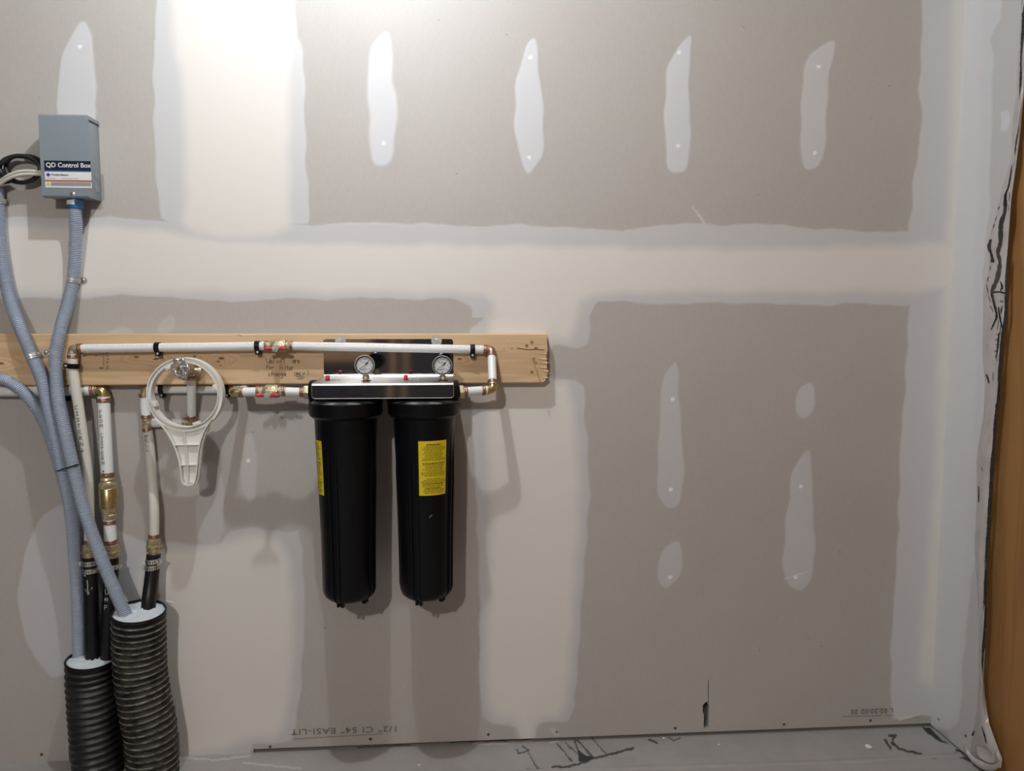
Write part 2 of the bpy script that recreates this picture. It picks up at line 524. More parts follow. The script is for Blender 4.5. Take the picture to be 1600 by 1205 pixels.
# (channel, strength, feather px, polygon in wall pixels).  T = thin bluish skim, W = cream compound
T_, W_ = 1, 0
MUD = [
    # vertical joint of the upper sheets
    (T_, 0.85, 3, [(243, -500), (243, 62), (238, 66), (240, 150), (243, 240), (247, 320), (255, 352), (475, 352), (487, 345), (480, 280), (475, 180), (474, 90), (468, 66), (462, 60), (460, -500)]),
    (W_, 1.0, 26, [(262, -500), (268, 60), (288, 120), (290, 300), (285, 370), (455, 372), (450, 300), (450, 120), (452, 60), (445, -500)]),
    # horizontal joint
    (T_, 0.8, 3, [(-800, 338), (0, 341), (120, 340), (230, 342), (258, 346), (470, 352), (580, 347), (720, 352), (740, 355), (790, 351), (880, 354), (970, 362), (980, 356), (1080, 350), (1200, 351), (1290, 357), (1350, 363), (1425, 359), (1700, 360), (1700, 475), (1410, 478), (1330, 474), (1290, 478), (1150, 473), (1040, 475), (960, 472), (930, 470), (925, 485), (918, 500), (735, 500), (737, 478), (715, 470), (700, 467), (440, 467), (420, 470), (330, 471), (280, 466), (230, 461), (160, 463), (130, 467), (0, 466), (-800, 466)]),
    (W_, 1.0, 20, [(-800, 352), (0, 354), (230, 356), (300, 372), (470, 382), (800, 384), (1000, 388), (1200, 390), (1400, 384), (1475, 380), (1700, 380), (1700, 452), (1475, 452), (1400, 456), (1000, 455), (905, 462), (900, 500), (770, 500), (772, 464), (700, 456), (300, 455), (0, 458), (-800, 458)]),
    # vertical joint of the lower sheets
    (T_, 0.75, 4, [(733, 480), (920, 480), (925, 520), (912, 546), (862, 535), (855, 560), (855, 592), (912, 593), (915, 640), (921, 770), (914, 860), (906, 1000), (897, 1128), (850, 1129), (838, 1134), (838, 1156), (810, 1154), (808, 1134), (757, 1128), (750, 1080), (748, 900), (742, 700), (735, 640)]),
    (W_, 1.0, 26, [(765, 470), (905, 470), (895, 530), (850, 530), (845, 595), (895, 600), (905, 760), (898, 900), (893, 1000), (885, 1122), (835, 1125), (832, 1165), (812, 1165), (810, 1125), (765, 1120), (762, 1000), (768, 800), (760, 600)]),
    # lower left joint
    (T_, 0.7, 5, [(180, 824), (205, 838), (235, 850), (262, 846), (300, 850), (345, 852), (352, 832), (372, 826), (455, 830), (470, 826), (476, 955), (470, 1080), (462, 1140), (455, 1162), (395, 1160), (394, 1172), (380, 1195), (180, 1195)]),
    (W_, 1.0, 26, [(210, 850), (300, 862), (380, 840), (450, 840), (458, 960), (452, 1100), (440, 1150), (395, 1150), (330, 1180), (200, 1180)]),
    (T_, 0.5, 5, [(382, 680), (395, 676), (401, 720), (399, 780), (386, 792), (375, 760)]),
    (T_, 0.45, 4, [(312, 718), (348, 722), (352, 848), (306, 850), (308, 780)]),
    (T_, 0.35, 5, [(240, 520), (258, 492), (276, 494), (272, 520)]),
    (T_, 0.4, 4, [(160, 522), (185, 511), (208, 518), (210, 526)]),
    # lower far left patch
    (T_, 0.75, 3, [(72, 790), (40, 860), (28, 930), (34, 985), (50, 1025), (80, 1063), (104, 1052), (150, 1040), (150, 790)]),
    # corner band
    (T_, 0.9, 4, [(1441, -500), (1440, 60), (1436, 140), (1442, 185), (1437, 240), (1428, 275), (1427, 310), (1420, 360), (1424, 400), (1419, 480), (1414, 620), (1407, 700), (1406, 780), (1399, 900), (1391, 1000), (1393, 1120), (1402, 1124), (1438, 1116), (1446, 1120), (1700, 1120), (1700, -500)]),
    (W_, 0.8, 22, [(1492, -500), (1488, 200), (1470, 480), (1452, 850), (1430, 1118), (1800, 1118), (1800, -500)]),
    # screw patches
    (T_, 0.95, 3, [(130, 27), (143, 55), (147, 80), (150, 130), (152, 200), (92, 205), (88, 150), (92, 100), (105, 65)]),
    (T_, 1.0, 6, [(603, 48), (612, 66), (611, 120), (621, 160), (617, 230), (608, 258), (579, 258), (576, 200), (574, 90), (585, 65)]),
    (T_, 1.0, 3, [(840, 57), (842, 120), (849, 165), (848, 240), (836, 258), (825, 275), (812, 250), (805, 200), (806, 140), (815, 95), (828, 65)]),
    (T_, 1.0, 3, [(1083, 50), (1079, 90), (1077, 130), (1080, 190), (1077, 250), (1070, 270), (1045, 270), (1040, 220), (1040, 120), (1050, 85), (1070, 60)]),
    (T_, 0.85, 3, [(1306, 57), (1300, 90), (1293, 130), (1293, 190), (1287, 262), (1252, 265), (1250, 190), (1254, 110), (1270, 80)]),
    (T_, 0.65, 3, [(1060, 560), (1062, 640), (1067, 700), (1067, 770), (1058, 790), (1042, 796), (1028, 780), (1027, 740), (1033, 660), (1033, 600), (1045, 575)]),
    (T_, 0.65, 3, [(1063, 843), (1067, 880), (1062, 905), (1045, 922), (1032, 918), (1026, 895), (1030, 870), (1042, 853)]),
    (T_, 0.8, 3, [(1265, 598), (1274, 605), (1273, 640), (1258, 656), (1243, 650), (1240, 625), (1248, 607)]),
    (T_, 0.75, 3, [(1268, 702), (1270, 760), (1273, 850), (1270, 900), (1255, 922), (1235, 918), (1224, 895), (1228, 820), (1237, 740), (1252, 708)]),
    (T_, 0.6, 3, [(857, 1140), (868, 1138), (880, 1150), (868, 1152)]),
]
DOTS = [(125, 73), (597, 87), (599, 224), (829, 90), (827, 246), (1061, 82), (1059, 228), (1279, 104), (1273, 239), (1051, 624), (1048, 765), (1047, 902), (1251, 760), (1243, 902), (388, 720)]
SCRATCH = [[(1081, 322), (1100, 348)], [(1088, 330), (1101, 347)], [(1225, 905), (1262, 893)], [(1450, 213), (1483, 243)]]


def chaikin(poly, n=2):
    for _ in range(n):
        q = []
        for i in range(len(poly)):
            a = np.array(poly[i], float); b = np.array(poly[(i + 1) % len(poly)], float)
            q += [a * .78 + b * .22, a * .22 + b * .78]
        poly = q
    return [tuple(p) for p in poly]


MUD = [(c, s_, f, chaikin(p, 2 if len(p) < 16 and max(abs(x) + abs(y) for x, y in p) < 2400 else 1)) for c, s_, f, p in MUD]


def mud_masks(px):
    out = np.zeros((len(px), 4), np.float32); out[:, 3] = 1
    q = px + np.stack([wob(px, 2.2, 0.05, 3), wob(px, 2.2, 0.05, 4)], 1)
    for ch, st, fe, poly in MUD:
        a = np.array(poly); lo = a.min(0) - fe - 8; hi = a.max(0) + fe + 8
        s = np.where((q[:, 0] > lo[0]) & (q[:, 0] < hi[0]) & (q[:, 1] > lo[1]) & (q[:, 1] < hi[1]))[0]
        if not len(s): continue
        t = np.clip(poly_sd(q[s], poly) / fe + 0.5, 0, 1); t = t * t * (3 - 2 * t)
        out[s, ch] = np.maximum(out[s, ch], t * st)
    for c in DOTS:
        d = np.hypot(px[:, 0] - c[0], px[:, 1] - c[1]); out[:, 2] = np.maximum(out[:, 2], np.clip(3.6 - d, 0, 1))
    for l in SCRATCH[:3]:
        out[:, 2] = np.maximum(out[:, 2], 0.5 * np.clip(1.2 - line_d(px, l), 0, 1))
    return out


def grid_panel(name, o, u, v, nu, nv, nrm, attr, masks, mat, parent, cuts=(), thick=0.0127, lift=0.0, keepfn=None):
    """grid of quads o + i*u + j*v; boundary folded back by thick against nrm"""
    o = np.array(o, float); u = np.array(u, float); v = np.array(v, float); nrm = np.array(nrm, float)
    I, J = np.meshgrid(np.arange(nu + 1), np.arange(nv + 1), indexing='ij')
    pts = o + I.reshape(-1, 1) * u + J.reshape(-1, 1) * v
    mk = masks(pts)
    keep = np.ones((nu, nv), bool)
    if len(cuts) or keepfn:
        cI, cJ = np.meshgrid(np.arange(nu) + .5, np.arange(nv) + .5, indexing='ij')
        cp = o + cI.reshape(-1, 1) * u + cJ.reshape(-1, 1) * v; cpx = to_px(cp)
        for poly in cuts: keep &= (poly_sd(cpx, poly) < 0).reshape(nu, nv)
        if keepfn: keep &= keepfn(cp, cpx).reshape(nu, nv)
    idx = np.arange((nu + 1) * (nv + 1)).reshape(nu + 1, nv + 1)
    a = idx[:-1, :-1]; b = idx[1:, :-1]; c = idx[1:, 1:]; d = idx[:-1, 1:]
    faces = np.stack([a, b, c, d], -1)[keep].reshape(-1, 4)
    n0 = len(pts); back = pts - nrm * thick
    pk = np.pad(keep, 1)
    sides = []
    for (p, q, nb) in ((a, b, pk[1:-1, :-2]), (b, c, pk[2:, 1:-1]), (c, d, pk[1:-1, 2:]), (d, a, pk[:-2, 1:-1])):
        e = keep & ~nb
        sides.append(np.stack([q[e], p[e], p[e] + n0, q[e] + n0], -1))
    faces = np.concatenate([faces] + sides)
    front = pts + nrm * (lift * np.maximum(mk[:, 0:1], mk[:, 1:2]))
    allp = np.concatenate([front, back]); mk = np.concatenate([mk, np.tile(np.array([[0.3, 0, 0, 1]], np.float32), (n0, 1))])
    used = np.unique(faces); rem = np.full(len(allp), -1); rem[used] = np.arange(len(used))
    allp = allp[used]; mk = mk[used]; faces = rem[faces]
    if np.dot(np.cross(u, v), nrm) < 0: faces = faces[:, ::-1]
    me = bpy.data.meshes.new(name)
    me.vertices.add(len(allp)); me.vertices.foreach_set('co', allp.astype(np.float32).ravel())
    me.loops.add(faces.size); me.loops.foreach_set('vertex_index', faces.astype(np.int32).ravel())
    me.polygons.add(len(faces)); me.polygons.foreach_set('loop_start', np.arange(0, faces.size, 4, dtype=np.int32))
    me.update(calc_edges=True); me.validate()
    ca = me.color_attributes.new(attr, 'FLOAT_COLOR', 'POINT'); ca.data.foreach_set('color', mk.astype(np.float32).ravel())
    me.materials.append(mat)
    me.set_sharp_from_angle(angle=math.radians(35))
    return link_mesh(name, me, parent)


# ================================================================= the setting
XC = 1.376                        # right corner
X0 = -1.75                        # left end of the built wall
ZT = 2.62
wb = MB().box(((XC + X0) / 2 + 0.05, 0.0127 + 0.115, ZT / 2), (XC - X0 + 0.2, 0.09, ZT)).build('wall_back', MAT['wall_backing'], origin=(0, 0.0827, 0))
tag(wb, 'taped and unpainted drywall wall behind the water filters', 'wall', kind='structure')
ZJ = P(713, 415, 0).z
H = 0.0036


def wall_grid(x0, x1, z0, z1, cuts=()):
    nx = max(2, int(round((x1 - x0) / H))); nz = max(2, int(round((z1 - z0) / H)))
    return grid_panel('drywall_panel', (x0, 0, z0), ((x1 - x0) / nx, 0, 0), (0, 0, (z1 - z0) / nz), nx, nz, (0, -1, 0), 'mud',
                      lambda p: mud_masks(to_px(p)), MAT['drywall_and_joint_compound'], wb, cuts, lift=0.0006)


xa = P(360, 300, 0).x; xb = P(394, 1100, 0).x; xc_ = P(836, 800, 0).x
wall_grid(X0, xa, ZJ, ZT); wall_grid(xa, XC, ZJ, ZT)
pipe_cut = [(108, 1100), (256, 1070), (264, 1080), (269, 1088), (274, 1110), (279, 1150), (280, 1186), (280, 1240), (108, 1240)]
wall_grid(X0, xb, 0.0, ZJ, [pipe_cut])
wall_grid(xb, xc_, 0.012, ZJ)
wall_grid(xc_, XC, 0.011, ZJ, [[(1099, 1101), (1104, 1097), (1107, 1098), (1107, 1139), (1102, 1139), (1099, 1136)]])

# screws along the foot of the sheets
for (sx, sy, sr) in [(579, 1155, 2.4), (422, 1167, 2.2), (763, 1148, 2.2), (870, 1144, 2.0), (1055, 1138, 2.2), (1225, 1132, 2.2), (1360, 1126, 2.2), (65, 1179, 2.2)]:
    c = P(sx, sy, 0.0)
    MB().lathe(c + Vector((0, 0.002, 0)), (0, -1, 0), [(0, sr * S(0)), (0.0026, sr * S(0)), (0.0026, sr * S(0) * 0.45), (0.0012, 0.0)], 12).build('drywall_screw', MAT['dark_screw'], wb)


def text_mesh(body, size, align='LEFT', spacing=1.0):
    cu = bpy.data.curves.new('t', 'FONT'); cu.body = body; cu.size = size; cu.align_x = align
    cu.space_character = spacing; cu.resolution_u = 3
    o = bpy.data.objects.new('t', cu); COL.objects.link(o)
    dg = bpy.context.evaluated_depsgraph_get()
    me = bpy.data.meshes.new_from_object(o.evaluated_get(dg))
    bpy.data.objects.remove(o); bpy.data.curves.remove(cu)
    return me


def put_text(name, body, size, fn, mat, parent, align='LEFT', spacing=1.0, bold=0.0, sx=1.0):
    me = text_mesh(body, size, align, spacing)
    vs = [(v.co.x * sx, v.co.y) for v in me.vertices]; fs = [tuple(p.vertices) for p in me.polygons]
    mb = MB(); mb.add([fn(x, y) for x, y in vs], fs)
    if bold:
        q0 = fn(0, 0); nr = (fn(1, 0) - q0).cross(fn(0, 1) - q0).normalized()
        if nr.y > 0: nr = -nr
        for k, (dx, dy) in enumerate(((bold, 0), (0, bold), (bold, bold))):
            mb.add([fn(x + dx, y + dy) + nr * (.00012 * (k + 1)) for x, y in vs], fs)
    bpy.data.meshes.remove(me)
    return mb.build(name, mat, parent, recalc=False, angle=180)


def on_wall_rotated(pxr, pyr, slope, y):
    o = P(pxr, pyr, 0); sc = S(0)
    c, s = math.cos(slope), math.sin(slope)
    return lambda u, v: o + Vector((-(u * c - v * s), y, -(u * s + v * c)))


put_text('printed_marking', '1/2" CI 54" EASI-LIT', 0.0235, on_wall_rotated(623, 1134, -0.004, -0.0009), MAT['wall_print_ink'], wb, spacing=1.12, sx=1.33, bold=.0005)
put_text('printed_marking', 'L 02:20:02 20', 0.0200, on_wall_rotated(1396, 1106.5, 0.0, -0.0009), MAT['wall_print_ink'], wb, spacing=1.1, sx=1.06, bold=.0005)
m_ = MB()
for a, b in (((459, 1155), (598, 1147)), ((1316, 1120), (1377, 1118.5)), ((1384, 1118.5), (1396, 1118))):
    m_.ribbon([a, b], 0.9, lambda u, v: P(u, v, 0.0009))
m_.build('printed_rule', MAT['wall_print_ink'], wb, recalc=False)
# torn paper flap and the pencil line above the cut slot
MB().ribbon([(1107, 1098), (1106.5, 1080), (1107, 1063)], 0.8, lambda u, v: P(u, v, 0.0008)).build('score_line', MAT['dark_screw'], wb, recalc=False)
MB().prism([P(1402, 1121, 0.001), P(1437, 1114, 0.004), P(1440, 1116.5, 0.004), P(1405, 1127, 0.001)], (0, -0.0006, 0)).build('tape_flap', simple('compound_scrap', (0.66, 0.63, 0.60), 0.8), wb)
MB().add([P(258, 938, 0.0015), P(262, 941, 0.004), P(276, 944, 0.001), P(268, 939, 0.001)], [(0, 1, 2, 3)]).build('paper_curl', MAT['compound_scrap'], wb)

# ---- floor
FM_BLACK = [
    ([(990, 1169), (950, 1180), (928, 1185), (902, 1195), (880, 1199), (862, 1198)], 2.0), ([(902, 1157), (915, 1170), (925, 1183)], 1.6),
    ([(898, 1157), (902, 1172), (910, 1188)], 1.6), ([(925, 1154), (948, 1180)], 1.2), ([(871, 1163), (894, 1190)], 1.4),
    ([(826, 1177), (842, 1203)], 1.2), ([(808, 1171), (811, 1177), (826, 1174), (817, 1166)], 1.4), ([(822, 1203), (850, 1203)], 1.5),
    ([(883, 1160), (900, 1178)], 1.0), ([(1015, 1155), (1026, 1162)], 1.6), ([(1045, 1152), (1052, 1158), (1062, 1153)], 1.2),
    ([(1389, 1149), (1400, 1150), (1394, 1156)], 2.4), ([(1383, 1157), (1392, 1169)], 2.0), ([(1393, 1160), (1403, 1170), (1420, 1174), (1440, 1179)], 2.2),
    ([(1448, 1182), (1455, 1186), (1463, 1184)], 1.2), ([(1492, 1178), (1505, 1184), (1515, 1188)], 3.0), ([(1495, 1172), (1512, 1180)], 2.0),
    ([(700, 1160), (760, 1158), (830, 1156)], 1.0), ([(560, 1168), (640, 1164)], 0.9),
]
FM_BLACKP = [[(901, 1171), (917, 1181), (931, 1183), (917, 1191), (905, 1190)], [(1440, 1135), (1453, 1138), (1473, 1157), (1485, 1164), (1468, 1159), (1448, 1146)]]
FM_PALE = [([(740, 1162), (790, 1161), (812, 1157), (830, 1158)], 2.5), ([(290, 1184), (340, 1188), (390, 1181)], 1.8), ([(380, 1192), (470, 1201)], 1.8), ([(860, 1160), (872, 1158)], 2)]


def floor_masks(p):
    px = to_px(p); px = px + np.stack([wob(px, 1.3, 0.25, 8), wob(px, 1.0, 0.25, 9)], 1)
    out = np.zeros((len(px), 4), np.float32); out[:, 3] = 1
    for l, w in FM_BLACK: out[:, 0] = np.maximum(out[:, 0], 0.92 * np.clip(w - line_d(px, l) + 0.3, 0, 1))
    for q in FM_BLACKP: out[:, 0] = np.maximum(out[:, 0], np.clip(poly_sd(px, q) + 0.5, 0, 1))
    for l, w in FM_PALE: out[:, 1] = np.maximum(out[:, 1], 0.7 * np.clip((w - line_d(px, l)) / w + 0.2, 0, 1))
    return out


floor = MB().box((-0.3, -4.1 - 0.2, -0.03), (4.4, 7.8, 0.06)).build('floor', MAT['grey_coated_concrete'], origin=(0, -1, -0.06))
tag(floor, 'dusty grey concrete floor with dark smears along the wall', 'floor', kind='structure')
nx = int(3.2 / 0.003)
strip = grid_panel('floor_strip', (X0, -0.40, 0.0), ((XC + 0.1 - X0) / nx, 0, 0), (0, 0.54 / 180, 0), nx, 180, (0, 0, 1), 'mark', floor_masks, MAT['grey_coated_concrete'], floor, thick=0.06)
# raised edge of the coating membrane
mb = MB(); n = 60; vs = []
edge = catmull([PF(640, 1203.5), PF(860, 1203), PF(1010, 1197), (PF(1180, 1192)), PF(1340, 1186.5), PF(1420, 1181.5), PF(1500, 1178)], 0.02)
for p in edge:
    hgt = 0.0016 + 0.0008 * math.sin(p.x * 30)
    vs += [p + Vector((0, 0.004, 0.0)), p + Vector((0, 0.0, hgt)), p + Vector((0, -0.012, hgt)), p + Vector((0, -0.016, 0))]
fs = []
for i in range(len(edge) - 1):
    for k in range(3): fs.append((4 * i + k, 4 * i + k + 1, 4 * i + k + 5, 4 * i + k + 4))
mb.add(vs, fs).build('membrane_edge', MAT['grey_coated_concrete'], floor)

for (cx, cy, sz) in [(1357, 1168, 5.5), (655, 1196, 2), (1123, 1164, 1.6), (1037, 1154, 2.2)]:
    c = PF(cx, cy); bm = bmesh.new(); bmesh.ops.create_icosphere(bm, subdivisions=2, radius=1)
    for v in bm.verts:
        q = v.co * random.uniform(0.8, 1.15); v.co = Vector((q.x * sz * S(0), q.y * sz * S(0) * 1.2, q.z * sz * S(0) * 0.4))
        v.co += c + Vector((0, 0, sz * S(0) * 0.3))
    bm.verts.index_update()
    o = MB().add([v.co for v in bm.verts], [[v.index for v in f.verts] for f in bm.faces]).build('plaster_chip', MAT['plaster_crumb']); bm.free()
    tag(o, {1357: 'largest white plaster chip, lying alone on the floor', 655: 'small white plaster crumb on the floor below the filter housings',
            1123: 'tiniest white plaster crumb, on the floor beyond the slot cut in the drywall', 1037: 'small white plaster crumb among black smears at the drywall foot'}[cx], 'plaster chip', 'plaster chips on the floor')

# ---- right wall: drywall return, plastic sheet, wooden sheathing
XW = XC + 0.0127
wr = MB().box((XW + 0.07, -4.0, ZT / 2), (0.10, 8.0, ZT)).build('wall_right', MAT['wall_backing'], origin=(XW, -1, 0))
tag(wr, 'short drywall return and bare wood of the right wall', 'wall', kind='structure')
# edge of the drywall in pixels (x as a function of y)
DE = [(1605, -400), (1600, -100), (1597, 0), (1590, 120), (1583, 200), (1580, 250), (1566, 298), (1560, 327), (1551, 354), (1547, 374), (1545, 426), (1537, 451), (1537, 500), (1536, 550), (1540, 602), (1538, 647), (1529, 700), (1527, 720), (1527, 776), (1525, 828), (1523, 850), (1529, 934), (1531, 980), (1530, 1040), (1527, 1100), (1524, 1160), (1522, 1230)]
PE = [(1612, -400), (1606, -100), (1603, 0), (1602, 120), (1595, 200), (1588, 255), (1580, 312), (1574, 395), (1571, 437), (1570, 490), (1564, 532), (1558, 619), (1551, 689), (1547, 759), (1543, 828), (1541, 867), (1538, 968), (1534.5, 1035), (1539, 1085), (1545, 1129), (1556, 1160), (1566, 1186), (1564, 1199)]


def edge_x(E, y):
    E = np.array(E, float); return np.interp(y, E[:, 1], E[:, 0])


RM = [(W_, 0.25, 10, [(1300, -500), (1545, -500), (1535, 60), (1532, 300), (1520, 420), (1527, 560), (1522, 700), (1512, 850), (1507, 1000), (1492, 1120), (1482, 1135), (1300, 1140)]),
      (T_, 0.9, 6, [(1300, -500), (1585, -500), (1566, 30), (1548, 60), (1553, 110), (1548, 300), (1537, 440), (1545, 560), (1540, 640), (1530, 850), (1512, 960), (1500, 1130), (1485, 1140), (1300, 1140)]),
      (T_, 0.9, 3, [(1562, 175), (1576, 172), (1578, 190), (1573, 207), (1562, 205)]),
      (T_, 0.35, 3, [(1500, -500), (1640, -500), (1600, 1205), (1480, 1205)])]


def right_masks(p):
    px = to_px(p); q = px + np.stack([wob(px, 2.0, 0.05, 13), wob(px, 2.0, 0.05, 14)], 1)
    out = np.zeros((len(px), 4), np.float32); out[:, 3] = 1
    for ch, st, fe, poly in RM:
        t = np.clip(poly_sd(q, poly) / fe + 0.5, 0, 1); out[:, ch] = np.maximum(out[:, ch], t * st)
    return out


def right_keep(cp, cpx):
    return cpx[:, 0] < edge_x(DE, cpx[:, 1]) + 1


grid_panel('drywall_panel', (XC, -0.33, 0.006), (0, 0.33 / 110, 0), (0, 0, (ZT - 0.006) / 700), 110, 700, (-1, 0, 0), 'mud', right_masks, MAT['drywall_and_joint_compound'], wr, keepfn=right_keep, lift=0.0006)
for (sx, sy) in [(1467, 1124), (1509, 1150)]:
    c = PX(sx, sy, XC)
    MB().lathe(c + Vector((0.002, 0, 0)), (-1, 0, 0), [(0, 0.0036), (0.003, 0.0036), (0.0026, 0.0018), (0.0014, 0)], 12).build('drywall_screw', MAT['dark_screw'], wr)
# wooden sheathing behind the drywall edge
kn = [PX(1581, 722, XW + 0.004), PX(1567, 972, XW + 0.004), PX(1592, 505, XW + 0.004)]
wy0, wy1 = -3.2, -0.10
worg = Vector((XW, -0.1, 0))
wood_material('wood_sheathing', (0.33, 0.165, 0.055), (0.20, 0.09, 0.03), [(k - worg, r) for k, r in zip(kn, (0.010, 0.011, 0.004))], 2, (0.12, 0.05, 0.02), 0.5, 10.0)
mb = MB().box((XW + 0.011, (wy0 + wy1) / 2, ZT / 2), (0.018, wy1 - wy0, ZT - 0.002))
sheath = mb.build('wood_sheathing', MAT['wood_sheathing'], wr)
# rest of the room behind the camera
tag(MB().box((-0.3, -6.2, ZT / 2), (4.4, 0.1, ZT)).build('wall_rear', MAT['room_dark']), 'dark unfinished rear wall of the room', 'wall', kind='structure')
tag(MB().box((X0 - 0.75, -4.05, ZT / 2), (0.1, 8.2, ZT)).build('wall_left', MAT['room_dark']), 'dark unfinished left wall of the room', 'wall', kind='structure')
tag(MB().box((-0.3, -4.1, ZT + 0.05), (4.4, 8.3, 0.1)).build('ceiling', MAT['room_ceiling']), 'plain ceiling above the lamps', 'ceiling', kind='structure')
rear = bpy.data.objects['wall_rear']
for sx in (-2.0, -0.72, -0.58, 0.15, 0.45, 1.0):
    MB().box((sx, -6.1, ZT / 2), (0.05, 0.1, ZT - 0.01)).build('stud', MAT['stud_wood'], rear)
MB().box((-1.35, -6.12, 1.25), (0.8, 0.04, 0.9)).build('reflection_panel', MAT['stud_wood'], rear)  # unseen brown panel, added to show in the steel plate's reflection
for nm, lp in (('near', LAMP_B), ('far', LAMP_A)):
    t = thing('ceiling_lampholder', (lp[0], lp[1], ZT - 0.03), 'plain round lampholder on the ceiling ' + ('close to the drywall wall' if nm == 'near' else 'far from the drywall wall'), 'lampholder')
    MB().lathe((lp[0], lp[1], ZT + 0.002), (0, 0, -1), [(0, 0.055), (0.012, 0.055), (0.03, 0.035), (0.06, 0.024), (0.06, 0.0)], 24).build('holder', MAT['print_white'], t)

# plastic sheet hanging out behind the drywall edge
t = thing('plastic_sheet', (XC, -0.22, 0.0), 'crumpled pale plastic sheet smeared with black sealant beside the wood', 'plastic sheet')
ys = np.concatenate([np.arange(-380, 1200, 9.0), [1200]])
mb = MB(); vs = []; nc = 9
for j, y in enumerate(ys):
    xl = edge_x(DE, y) - 1.0; xr = edge_x(PE, y)
    if y > 1040: xl = np.interp(y, [1040, 1100, 1150, 1180, 1200], [1529, 1528, 1520, 1516, 1528])
    for k in range(nc):
        f = k / (nc - 1); x = xl + (xr - xl) * f
        fold = 0.004 + 0.003 * math.sin(f * 7 + y * 0.021) + 0.0025 * math.sin(y * 0.07 + f * 3) + 0.004 * math.sin(PI * f)
        if y > 1060: fold += (y - 1060) / 140 * 0.02 * math.sin(PI * f)
        edge_lim = XC - 0.0012 if f == 0 else XC - fold * (0.4 + 0.6 * f)
        p = PX(x, y, edge_lim); p.z = max(p.z, 0.001); vs.append(p)
fs = [(j * nc + k, j * nc + k + 1, (j + 1) * nc + k + 1, (j + 1) * nc + k) for j in range(len(ys) - 1) for k in range(nc - 1)]
mb.add(vs, fs).build('sheet', MAT['sheet_plastic'], t, recalc=False, angle=60)
# folded hem at the floor
hem = [PX(x, y, XC - 0.022) for x, y in [(1512, 1166), (1514, 1178), (1524, 1190), (1540, 1198), (1556, 1198), (1563, 1190), (1560, 1176)]]
path = resample(catmull(hem), 0.004); mb = MB(); vs = []
for i, p in enumerate(path):
    w = 0.009 * math.sin(PI * (i + 1) / (len(path) + 1)) + 0.002
    for k in range(5):
        a = -PI / 2 + PI * k / 4
        vs.append(Vector((p.x - 0.006 * math.cos(a), p.y, max(0.001, p.z + w * math.sin(a)))))
mb.add(vs, [(i * 5 + k, i * 5 + k + 1, (i + 1) * 5 + k + 1, (i + 1) * 5 + k) for i in range(len(path) - 1) for k in range(4)]).build('folded_hem', MAT['sheet_plastic'], t, angle=60)
mb = MB()
lobe = resample(catmull([PX(x, y, XC - 0.03) for x, y in [(1526, 1166), (1528, 1180), (1540, 1190), (1552, 1192), (1553, 1182), (1545, 1170), (1532, 1163), (1526, 1166)]]), 0.004)
cen = sum(lobe, Vector()) / len(lobe) + Vector((0.012, 0, 0))
mb.add([cen] + lobe, [(0, i, i + 1) for i in range(1, len(lobe))]).build('crumpled_lobe', MAT['sheet_plastic'], t, angle=70)


def sheet_depth(f, y):
    fold = 0.004 + 0.003 * math.sin(f * 7 + y * 0.021) + 0.0025 * math.sin(y * 0.07 + f * 3) + 0.004 * math.sin(PI * f)
    if y > 1060: fold += (y - 1060) / 140 * 0.02 * math.sin(PI * f)
    return fold * (0.4 + 0.6 * f)


def on_sheet(u, v):
    xl = edge_x(DE, v) - 1.0; xr = edge_x(PE, v)
    if v > 1040: xl = np.interp(v, [1040, 1100, 1150, 1180, 1200], [1529, 1528, 1520, 1516, 1528])
    return PX(u, v, XC - max(.0016, sheet_depth(min(1, max(0, (u - xl) / (xr - xl))), v)) - .0011)


def smear(pts, widths, nm='sealant_smear', fn=on_sheet):
    pts = catmull([(x, y, 0) for x, y in pts], 3.0); n = len(pts); L = []
    for i, p in enumerate(pts):
        tt = (pts[min(i + 1, n - 1)] - pts[max(i - 1, 0)]).normalized(); nn = Vector((-tt.y, tt.x, 0))
        w = np.interp(i / (n - 1), np.linspace(0, 1, len(widths)), widths) * random.uniform(0.75, 1.2) / 2
        L += [fn(p.x + nn.x * w, p.y + nn.y * w), fn(p.x - nn.x * w, p.y - nn.y * w)]
    mb = MB().add(L, [(2 * i, 2 * i + 1, 2 * i + 3, 2 * i + 2) for i in range(n - 1)])
    return mb.build(nm, MAT['sealant_black'], t, recalc=False)


smear([(1581, 258), (1576, 290), (1571, 305), (1570, 330), (1564, 350), (1563, 378), (1559, 395), (1562, 410), (1558, 435), (1550, 455), (1552, 470), (1557, 490), (1556, 500)], [1, 2, 3, 5, 6, 7, 6, 5, 6, 7, 4, 4, 3])
smear([(1548, 374), (1545, 386), (1549, 398), (1551, 410)], [3, 5, 4, 6])
smear([(1550, 457), (1560, 456), (1570, 458)], [3, 2, 2])
smear([(1558, 495), (1554, 503), (1550, 512), (1548, 516)], [3, 3, 2, 1])
smear([(1560, 480), (1563, 500), (1567, 515)], [2, 3, 2])
smear([(1561, 520), (1558, 548), (1556, 560)], [2, 3, 1])
smear([(1541, 585), (1545, 598)], [3, 2])
smear([(1529, 760), (1529, 785)], [1.2, 2])
smear([(1534, 1135), (1539, 1152), (1541, 1162)], [1, 3, 1.5])
smear([(1522, 1142), (1519, 1150)], [2, 3])
rs_ = random.Random(5)
